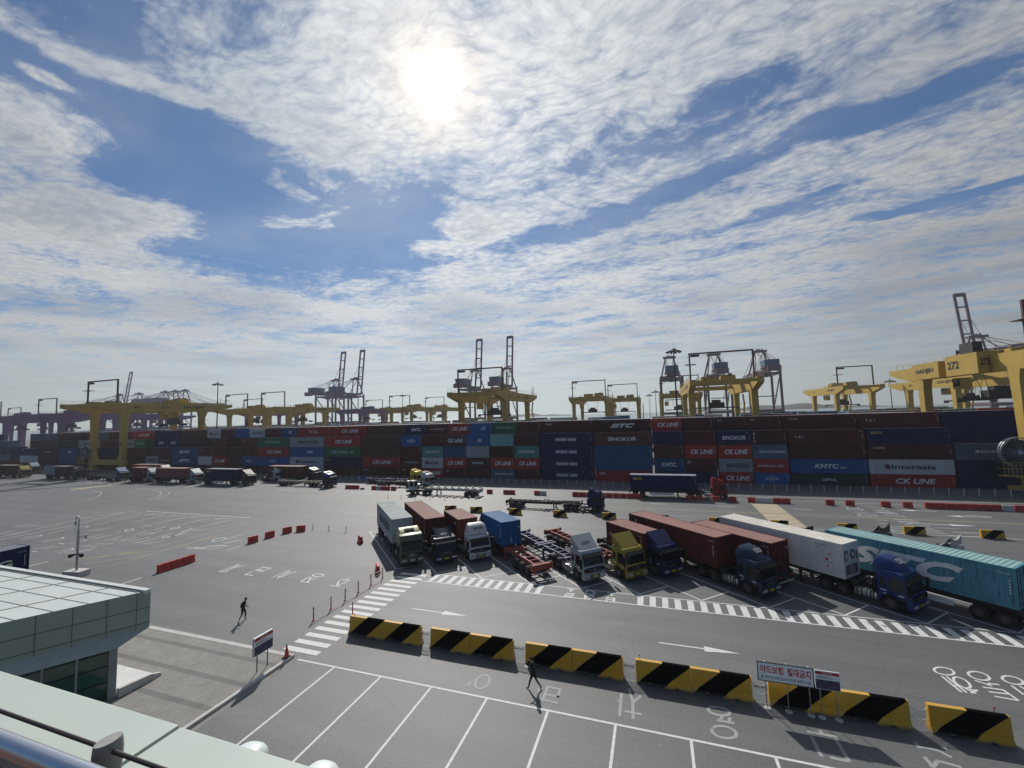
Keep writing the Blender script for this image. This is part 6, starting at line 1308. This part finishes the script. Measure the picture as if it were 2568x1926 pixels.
mb = MB(); poster(mb, 1.30, 1.05, .98); mb.box(-.65, .65, .03, .12, .98, 2.03, 5); put('board', mb.mesh('board', [wbd, red_l, pict, wbd, navy_l, steel], fixn=False), S1)
for x in (-.36, .36): mb = MB(); mb.cyl((x, .08, 0), (x, .08, 1.0), .03, n=8); put('pole', mb.mesh('pole', [dark_st]), S1)
# ================================================================== CAMERA POLE
CP_ = empty('camera_pole', (-56.9, 27.1, 0), R(10), 'grey surveillance pole with cameras and speakers on a concrete block', 'camera pole')
mb = MB(); mb.box(-1.0, 1.0, -.55, .55, 0, .55); put('base_block', mb.mesh('base_block', [km], bevel=.03), CP_)
mb = MB(); mb.cyl((0, 0, .55), (0, 0, 4.6), .11, n=12); mb.cyl((0, 0, 4.6), (0, 0, 5.6), .06, n=10); pts = [(-.0, 0, 5.6), (-.05, 0, 5.85), (-.2, 0, 5.98), (-.35, 0, 5.85), (-.38, 0, 5.5)]; mb.tube(pts, .05, 8); mb.beam((0, 0, 3.75), (1.05, .1, 4.1), .06); mb.cyl((-.38, 0, 5.5), (-.38, 0, 4.4), .02, n=5); put('pole', mb.mesh('pole', [steel]), CP_)
for x, z in ((-.38, 5.25), (.95, 3.9)):
    mb = MB(); mb.cyl((x, 0, z), (x, 0, z + .22), .13, .10, 12, 1); mb.cyl((x, 0, z - .14), (x, 0, z), .06, .12, 12, 0); put('dome_camera', mb.mesh('dome_camera', [glass, wpl]), CP_)
for s in (-1, 1): mb = MB(); mb.cyl((s * .15, 0, 2.15), (s * .75, -.15, 1.95 if s < 0 else 2.05), .05, .19, 12, 0); put('loudspeaker', mb.mesh('loudspeaker', [black]), CP_)
# ================================================================== OFFICE BUILDING AT THE LEFT
pan = mat('facade_panel_green_grey', (0.33, 0.385, 0.335), .45, 0, .06, .6, .12, (0.14, 0.16, 0.15)); rfm = mat('roof_panel_pale', (0.56, 0.60, 0.58), .45, 0, .05, .5, .2, (0.35, 0.4, 0.38)); seam = mat('seam_dark', (0.09, 0.11, 0.105), .7); capm = mat('cap_white', (0.62, 0.64, 0.62), .5); greeng = mat('green_glass', (0.012, 0.075, 0.055), .08, 0, .3, 1.5, spec=.9); colm = mat('column_grey', (0.27, 0.28, 0.28), .6)
OB = empty('office_building', (-28.85, 17.2, 0), 0, 'low office with pale panel roof and green grey fascia at the left', 'building')
D = Vector((-.52, -.854, 0)).normalized(); U_ = Vector((-1, 0, 0)); Z = Vector((0, 0, 1)); zr, zb = 5.3, 3.22
Lf = 14.0
mb = MB(); a = Vector((0, 0, 0)); e1 = U_ * 34; e2 = D * Lf
poly = [a + Z * zr, a + e1 + Z * zr, a + e1 + e2 + Z * zr, a + e2 + Z * zr]
mb.add(poly, [(0, 1, 2, 3)], 0)
for k in range(1, 12): p = U_ * 0 + D * (1.35 * k - .1); mb.beam(p + Z * (zr + .012), p + e1 + Z * (zr + .012), .03, .02, 1)
for k in range(1, 9): p = U_ * (3.9 * k - 1.2); mb.beam(p + Z * (zr + .014), p + e2 + Z * (zr + .014), .04, .022, 2)
put('roof', mb.mesh('roof', [rfm, mat('roof_seam', (0.27, 0.30, 0.285), .8), mat('joint_brown', (0.25, 0.22, 0.19), .8)], fixn=False), OB)
mb = MB(); mb.box(-34, .02, -.30, -.02, zr - .1, zr + .10, 0); mb.box(-34, -.45, -.46, -.33, zr - .05, zr + .03, 1); put('parapet', mb.mesh('parapet', [capm, seam]), OB)
mb = MB()
mb.add([a + Z * zb, a + Z * zr, a + e2 + Z * zr, a + e2 + Z * (zb)], [(0, 1, 2, 3)], 0); mb.add([a + Z * zb, a + Z * zr, a + e1 + Z * zr, a + e1 + Z * zb], [(3, 2, 1, 0)], 0)
nrm = Vector((D.y, -D.x, 0)); nrm = nrm if nrm.x > 0 else -nrm; off = nrm * .008
for z in (4.35, 3.50): mb.beam(a + off + Z * z, a + e2 + off + Z * z, .025, .03, 1)
for dd in (.60, 1.85, 3.2, 4.55, 5.9, 7.25, 8.6, 9.95): mb.beam(a + D * dd + off + Z * zb, a + D * dd + off + Z * zr, .03, .025, 1, up=tuple(D))
put('fascia', mb.mesh('fascia', [pan, seam], fixn=False), OB)
w0 = Vector((-.15, -1.45, 0)); zs = 2.72
mb = MB(); mb.add([a + Z * zb, a + e2 + Z * zb, w0 + D * Lf + Z * zs, w0 + Z * zs, w0 + e1 + Z * zs, a + e1 + Z * zb], [(0, 1, 2, 3), (0, 3, 4, 5)], 0); put('soffit', mb.mesh('soffit', [mat('soffit_pale', (0.40, 0.43, 0.40), .6)], fixn=False), OB)
mb = MB(); mb.beam(w0 + D * .16 + Z * .15, w0 + D * .16 + Z * zs, .30, .34, 0, up=tuple(D)); mb.add([w0 + Z * .15, w0 + Z * zs, w0 + e1 + Z * zs, w0 + e1 + Z * .15], [(0, 1, 2, 3)], 0); put('wall', mb.mesh('wall', [colm], fixn=False), OB)
for k in range(6):
    s0 = .36 + 1.25 * k; p = w0 + D * s0 - nrm * .06; q_ = w0 + D * (s0 + 1.18) - nrm * .06
    mb = MB(); mb.add([p + Z * .2, q_ + Z * .2, q_ + Z * zs, p + Z * zs], [(0, 1, 2, 3)], 0); wp = put('window', mb.mesh('window', [greeng], fixn=False), OB)
    mb = MB(); mb.beam(q_ + nrm * .05 + D * .03 + Z * .15, q_ + nrm * .05 + D * .03 + Z * zs, .07, .09, 0, up=tuple(D))
    for z in (.2, 1.05, 1.9, zs - .1): mb.beam(p + nrm * .01 + Z * z, q_ + nrm * .01 + Z * z, .04, .045, 1)
    put('frame', mb.mesh('frame', [colm, black]), wp)
# ramp with low side wall by the office door
mb = MB(); mb.box(-32.4, -28.95, 15.9, 17.5, .1, .42, 0); o = put('entrance_ramp', mb.mesh('entrance_ramp', [capm])); tag(o, 'pale ramp slab beside the grey office column', 'ramp')
mb = MB(); mb.prism([(15.75, .15), (15.75, .62), (17.3, .50), (17.85, .30), (17.85, .15)], -28.92, -28.72, 'x', 0); o = put('ramp_wall', mb.mesh('ramp_wall', [km])); tag(o, 'low concrete wall edging the ramp by the office', 'low wall')
# ================================================================== THE BALCONY WE STAND ON
mint = mat('coping_pale_green', (0.46, 0.525, 0.475), .55, 0, .05, 2.0, .22, (0.50, 0.50, 0.40), bump=.05, bscale=120)
VB = empty('viewing_building', (0, 0, 0), 0, 'pale green parapet ledge of the building in the lower left foreground', 'building')
mb = MB(); mb.box(-12, -3.095, 1.30, 2.04, 12.70, 13.0, 0); put('coping', mb.mesh('coping', [mint], bevel=.006), VB)
mb = MB(); mb.box(-3.07, 6, 1.30, 2.035, 12.70, 12.995, 0); put('coping', mb.mesh('coping', [mint], bevel=.006), VB)
mb = MB(); mb.box(-12, 6, -9, 1.99, 0, 12.7, 0); put('wall', mb.mesh('wall', [pan]), VB)
brownf = mat('deck_brown', (0.13, 0.07, 0.05), .7, 0, .3, 6)
mb = MB(); mb.box(-12, 6, -3, 1.22, 13.18, 13.32, 0); mb.box(-12, 6, 1.22, 1.29, 12.7, 13.36, 1); put('deck', mb.mesh('deck', [brownf, black]), VB)
RL = empty('railing', (0, 1.2, 13.0), 0, 'shiny steel rail and thin cables crossing the lower left corner', 'railing')
chrome = mat('chrome', (0.70, 0.71, 0.74), .27, 1.0, .02)
mb = MB(); mb.cyl((-8, -.20, .745), (2, -.20, .745), .034, n=24); put('top_rail', mb.mesh('top_rail', [chrome], smooth=True), RL)
cab_m = mat('cable_dark', (0.06, 0.05, 0.05), .5, .5)
mb = MB(); mb.cyl((-8, .03, .60), (2, .03, .60), .0085, n=8); put('cable', mb.mesh('cable', [cab_m], smooth=True), RL)
mb = MB(); mb.cyl((-8, -.045, .60), (2, -.045, .60), .006, n=8); put('cable', mb.mesh('cable', [cab_m], smooth=True), RL)
mb = MB(); n = 28; vs = []
prf = [(0, .92), (.50, .95), (.56, 1.05), (.60, 1.06), (.635, 1.0), (.645, .94)]
for z, s in prf:
    for i in range(n): a_ = 2 * math.pi * i / n; vs.append((.036 * s * math.cos(a_), .052 * s * math.sin(a_), z))
mb.add(vs, [(k * n + i, k * n + (i + 1) % n, (k + 1) * n + (i + 1) % n, (k + 1) * n + i) for k in range(len(prf) - 1) for i in range(n)] + [tuple((len(prf) - 1) * n + i for i in range(n))], 0)
put('post', mb.mesh('post', [mat('post_grey', (0.27, 0.27, 0.26), .6, .2, .15, 20)], smooth=True), RL, (-2.30, .03, -.005))
# lamp housings peeping over the ledge
lamp_w = mat('lamp_shell_white', (0.66, 0.72, 0.72), .35, 0, .05)
for i, (u, v, rz, lab) in enumerate(((-2.62, 2.14, 10, 'white rounded lamp housing behind the ledge, left one without writing'), (-2.05, 2.15, 0, 'white rounded lamp housing with small violet writing behind the ledge, right one'))):
    T = empty('lamp_housing', (u, v, 12.80), R(rz), lab, 'lamp'); mb = MB(); n = 20; m = 10; vs = []
    for k in range(m + 1):
        for j in range(n):
            ph = math.pi / 2 * k / m; th = 2 * math.pi * j / n; vs.append((.115 * math.cos(ph) ** .7 * math.copysign(abs(math.cos(th)) ** .8, math.cos(th)), .13 * math.cos(ph) ** .7 * math.copysign(abs(math.sin(th)) ** .8, math.sin(th)), .075 * math.sin(ph)))
    mb.add(vs, [(k * n + j, k * n + (j + 1) % n, (k + 1) * n + (j + 1) % n, (k + 1) * n + j) for k in range(m) for j in range(n)], 0)
    mb.cyl((0, 0, -.08), (0, 0, 0), .11, n=20); put('shell', mb.mesh('shell', [lamp_w], smooth=True), T)
    if i: mb = MB(); add_text(mb, '공무 전용', (0.0, -.066, .103), (1, 0, 0), Vector((0, .86, .5)), .12, .03, 0, .01); put('lettering', mb.mesh('lettering', [purple_l], fixn=False), T)
    mb = MB(); mb.box(.10, .145, -.04, .04, -.03, .02, 0); put('bracket', mb.mesh('bracket', [lamp_w], bevel=.006), T)
# ================================================================== PEOPLE
def person(loc, deg, pose, cloth, trouser, label, hat=None):
    """skeleton grown with a skin modifier; local x = forward, y = left"""
    me = bpy.data.meshes.new('person'); V = [v for v, r in pose['v']]; me.from_pydata(V, pose['e'], [])
    o = bpy.data.objects.new('person', me); COL.objects.link(o)
    sk = o.modifiers.new('skin', 'SKIN'); sk.use_smooth_shade = True
    for i, (v, r) in enumerate(pose['v']):
        s = me.skin_vertices[0].data[i]; s.radius = r if isinstance(r, tuple) else (r, r); s.use_root = (i == 0)
    ss = o.modifiers.new('sub', 'SUBSURF'); ss.levels = 1; ss.render_levels = 1
    bpy.context.view_layer.update()
    m2 = bpy.data.meshes.new_from_object(o.evaluated_get(bpy.context.evaluated_depsgraph_get()))
    bpy.data.objects.remove(o)
    skin = mat('skin', (0.33, 0.19, 0.13), .6); hair = mat('hair_black', (0.012, 0.011, 0.011), .7); shoe = mat('shoe_black', (0.015, 0.015, 0.015), .6)
    for m in (cloth, trouser, skin, shoe): m2.materials.append(m)
    hx, hy, hz = pose['head']
    for p in m2.polygons:
        c = p.center
        if c.z > pose['neck']: p.material_index = 2
        elif any((c - Vector(h)).length < .075 for h in pose['hands']): p.material_index = 2
        elif c.z < .09: p.material_index = 3
        elif c.z < pose['waist']: p.material_index = 1
        else: p.material_index = 0
        p.use_smooth = True
    o = put('person', m2, None, loc, R(deg)); tag(o, label, 'person', None)
    # hair cap, nose and ears ride on the head
    mb = MB(); n = 14; vs = []
    for k in range(7):
        for j in range(n):
            ph = R(-22 + 112 * k / 6); th = 2 * math.pi * j / n; fr = 1.0 if math.cos(th) < .3 else (1.0 if k > 2 else .72)
            vs.append((hx - .012 + .108 * fr * math.cos(ph) * math.cos(th), hy + .090 * fr * math.cos(ph) * math.sin(th), hz + .03 + .118 * math.sin(ph)))
    mb.add(vs, [(k * n + j, k * n + (j + 1) % n, (k + 1) * n + (j + 1) % n, (k + 1) * n + j) for k in range(6) for j in range(n)], 0)
    put('hair', mb.mesh('hair', [hair], smooth=True), o)
    mb = MB(); mb.prism([(hx + .085, hz + .01), (hx + .118, hz - .025), (hx + .085, hz - .035)], hy - .014, hy + .014, 'y', 0)
    for s in (-1, 1): mb.cyl((hx - .005, hy + s * .080, hz - .03), (hx - .005, hy + s * .098, hz - .03), .024, n=8)
    put('face_features', mb.mesh('face_features', [skin]), o)
    mb = MB()
    for s in (-1, 1): mb.cyl((hx + .088, hy + s * .032, hz + .012), (hx + .097, hy + s * .032, hz + .012), .011, n=8, mi=0)
    mb.box(hx + .082, hx + .094, hy - .026, hy + .026, hz - .068, hz - .058, 1); put('eyes', mb.mesh('eyes', [black, redlamp]), o)
    return o
def fingers(v, e, palm, idx, d, s, curl=.5):
    """five unequal finger chains rooted in the palm"""
    d = Vector(d).normalized(); side = Vector((0, 0, 1)).cross(d); side = side.normalized() if side.length > .1 else Vector((0, 1, 0)); dn = d.cross(side).normalized() * -1
    for k, (o_, L) in enumerate(((-.03, .062), (-.010, .078), (.010, .074), (.028, .058))):
        p = Vector(palm) + d * .035 + side * o_; q = p + d * L * .55 - Vector((0, 0, 1)) * L * .15; r = q + d * L * .35 * (1 - curl) - Vector((0, 0, 1)) * L * .4 * curl
        b = len(v); v += [(tuple(p), .010), (tuple(q), .009), (tuple(r), .007)]; e += [(idx, b), (b, b + 1), (b + 1, b + 2)]
    p = Vector(palm) + side * .035 * s; q = p + (d * .7 + side * s).normalized() * .04; b = len(v); v += [(tuple(p), .012), (tuple(q), .009)]; e += [(idx, b), (b, b + 1)]
def make_pose(kind):
    if kind == 'stride':  # long stride, looking down at a sheet held in front
        hip = (0, 0, .86); v = [(hip, (.135, .10)), ((.0, 0, 1.05), (.125, .09)), ((.03, 0, 1.25), (.165, .105)), ((.05, 0, 1.37), (.13, .085)), ((.075, 0, 1.44), .052), ((.10, 0, 1.53), (.072, .088)), ((.115, 0, 1.61), (.078, .092))]
        e = [(0, 1), (1, 2), (2, 3), (3, 4), (4, 5), (5, 6)]
        L = [((.02, .09, .80), .088), ((.16, .10, .46), .062), ((.20, .10, .32), .054), ((.26, .10, .085), .042), ((.30, .10, .05), .038), ((.41, .105, .04), .03)]
        Rr = [((-.03, -.09, .80), .088), ((-.14, -.10, .47), .062), ((-.26, -.10, .30), .052), ((-.42, -.10, .13), .042), ((-.43, -.10, .07), .036), ((-.33, -.105, .035), .03)]
        AL = [((.04, .19, 1.33), .058), ((-.02, .24, 1.08), .046), ((.14, .16, .98), .038), ((.26, .09, 1.05), .03), ((.31, .07, 1.08), .026)]
        AR = [((.04, -.19, 1.33), .058), ((.0, -.25, 1.08), .046), ((.14, -.17, .98), .038), ((.26, -.09, 1.05), .03), ((.31, -.07, 1.08), .026)]
        hands = [(.33, .07, 1.08), (.33, -.07, 1.08)]
    else:                 # short step, head pushed forward, forearm bent
        hip = (-.02, 0, .87); v = [(hip, (.13, .10)), ((-.03, 0, 1.05), (.125, .09)), ((0, 0, 1.26), (.165, .11)), ((.04, 0, 1.38), (.13, .085)), ((.10, 0, 1.45), .052), ((.16, 0, 1.53), (.072, .088)), ((.20, 0, 1.60), (.078, .092))]
        e = [(0, 1), (1, 2), (2, 3), (3, 4), (4, 5), (5, 6)]
        L = [((.0, .09, .80), .09), ((.10, .10, .47), .066), ((.09, .10, .32), .055), ((.06, .10, .09), .042), ((.10, .10, .05), .038), ((.22, .105, .04), .03)]
        Rr = [((-.03, -.09, .80), .09), ((-.04, -.10, .47), .064), ((-.12, -.10, .32), .054), ((-.25, -.10, .15), .042), ((-.26, -.10, .09), .036), ((-.18, -.105, .035), .03)]
        AL = [((.0, .20, 1.34), .06), ((-.06, .24, 1.08), .048), ((.08, .22, .95), .04), ((.22, .20, .95), .03), ((.28, .19, .94), .026)]
        AR = [((.0, -.20, 1.34), .06), ((-.04, -.25, 1.08), .048), ((.10, -.22, .96), .04), ((.26, -.18, .94), .03), ((.33, -.17, .92), .026)]
        hands = [(.30, .19, .94), (.35, -.17, .92)]
    def chain(root, pts):
        last = root
        for p in pts: v.append(p); e.append((last, len(v) - 1)); last = len(v) - 1
        return last
    chain(0, L); chain(0, Rr); a = chain(3, AL); b = chain(3, AR)
    fingers(v, e, v[a][0], a, Vector(v[a][0]) - Vector(v[a - 1][0]), -1); fingers(v, e, v[b][0], b, Vector(v[b][0]) - Vector(v[b - 1][0]), 1)
    return {'v': v, 'e': e, 'hands': hands, 'neck': 1.42, 'waist': .93, 'head': (v[6][0][0] - .005, 0, v[6][0][2] - .01)}
jk = mat('jacket_navy', (0.014, 0.017, 0.030), .8, 0, .3, 8); tr_ = mat('trousers_black', (0.011, 0.011, 0.013), .85, 0, .3, 8)
p2 = person((-7.05, 23.05, 0), 180, make_pose('stride'), jk, tr_, 'person in black striding left while reading a white sheet of paper'); p2.scale = (.97, .97, .97)
mb = MB(); mb.box(-.11, .11, -.075, .075, -.004, .004); o = put('paper_sheet', mb.mesh('paper_sheet', [wbd]), None, (-7.42, 23.05, 1.09)); o.rotation_euler = (R(8), R(32), 0); tag(o, 'white sheet of paper held by the person in black', 'paper')
p1 = person((-30.6, 24.6, 0), 12, make_pose('step'), jk, tr_, 'person in dark clothes walking right beside the empty asphalt'); p1.scale = (.98, .98, .98)
# white cover on a load beyond the sky blue container
mb = MB(); n = 12; vs = []
for k in range(5):
    for j in range(n): a_ = 2 * math.pi * j / n; c_ = math.cos(math.pi / 2 * k / 4); vs.append((1.0 * c_ ** .5 * math.cos(a_), .55 * c_ ** .5 * math.sin(a_), .45 * math.sin(math.pi / 2 * k / 4)))
mb.add(vs, [(k * n + j, k * n + (j + 1) % n, (k + 1) * n + (j + 1) % n, (k + 1) * n + j) for k in range(4) for j in range(n)]); 
tag(put('white_sack', mb.mesh('white_sack', [wpl], smooth=True), None, (21.6, 59.7, 0)), 'rounded white sack in front of the barrier beyond the sky blue container', 'sack')
# small litter on the asphalt
random.seed(9)
mb = MB()
for k in range(26):
    x, y = random.uniform(-22, 14), random.uniform(19, 34); s = random.uniform(.03, .08); a_ = random.uniform(0, 3)
    mb.add([(x, y, .012), (x + s * math.cos(a_), y + s * math.sin(a_), .03), (x + s * .4, y + s, .012)], [(0, 1, 2)])
tag(put('litter', mb.mesh('litter', [wpl], fixn=False)), 'scattered small scraps of white litter on the asphalt', 'litter', kind='stuff')
# ================================================================== HAZE
mb = MB(); mb.box(-900, 700, -55, 700, -4.5, 125); hz_ = mb.mesh('haze', []); hm_ = bpy.data.materials.new('haze'); hm_.use_nodes = True
t = NT(hm_.node_tree); t.n.remove(t.n['Principled BSDF']); pv = t.node('ShaderNodeVolumePrincipled', ins={'Color': (0.90, 0.92, 1.0, 1), 'Density': 0.00022, 'Anisotropy': 0.2}); t.l.new(pv.outputs[0], t.n['Material Output'].inputs['Volume'])
hz_.materials.append(hm_); tag(put('haze', hz_), kind='stuff')
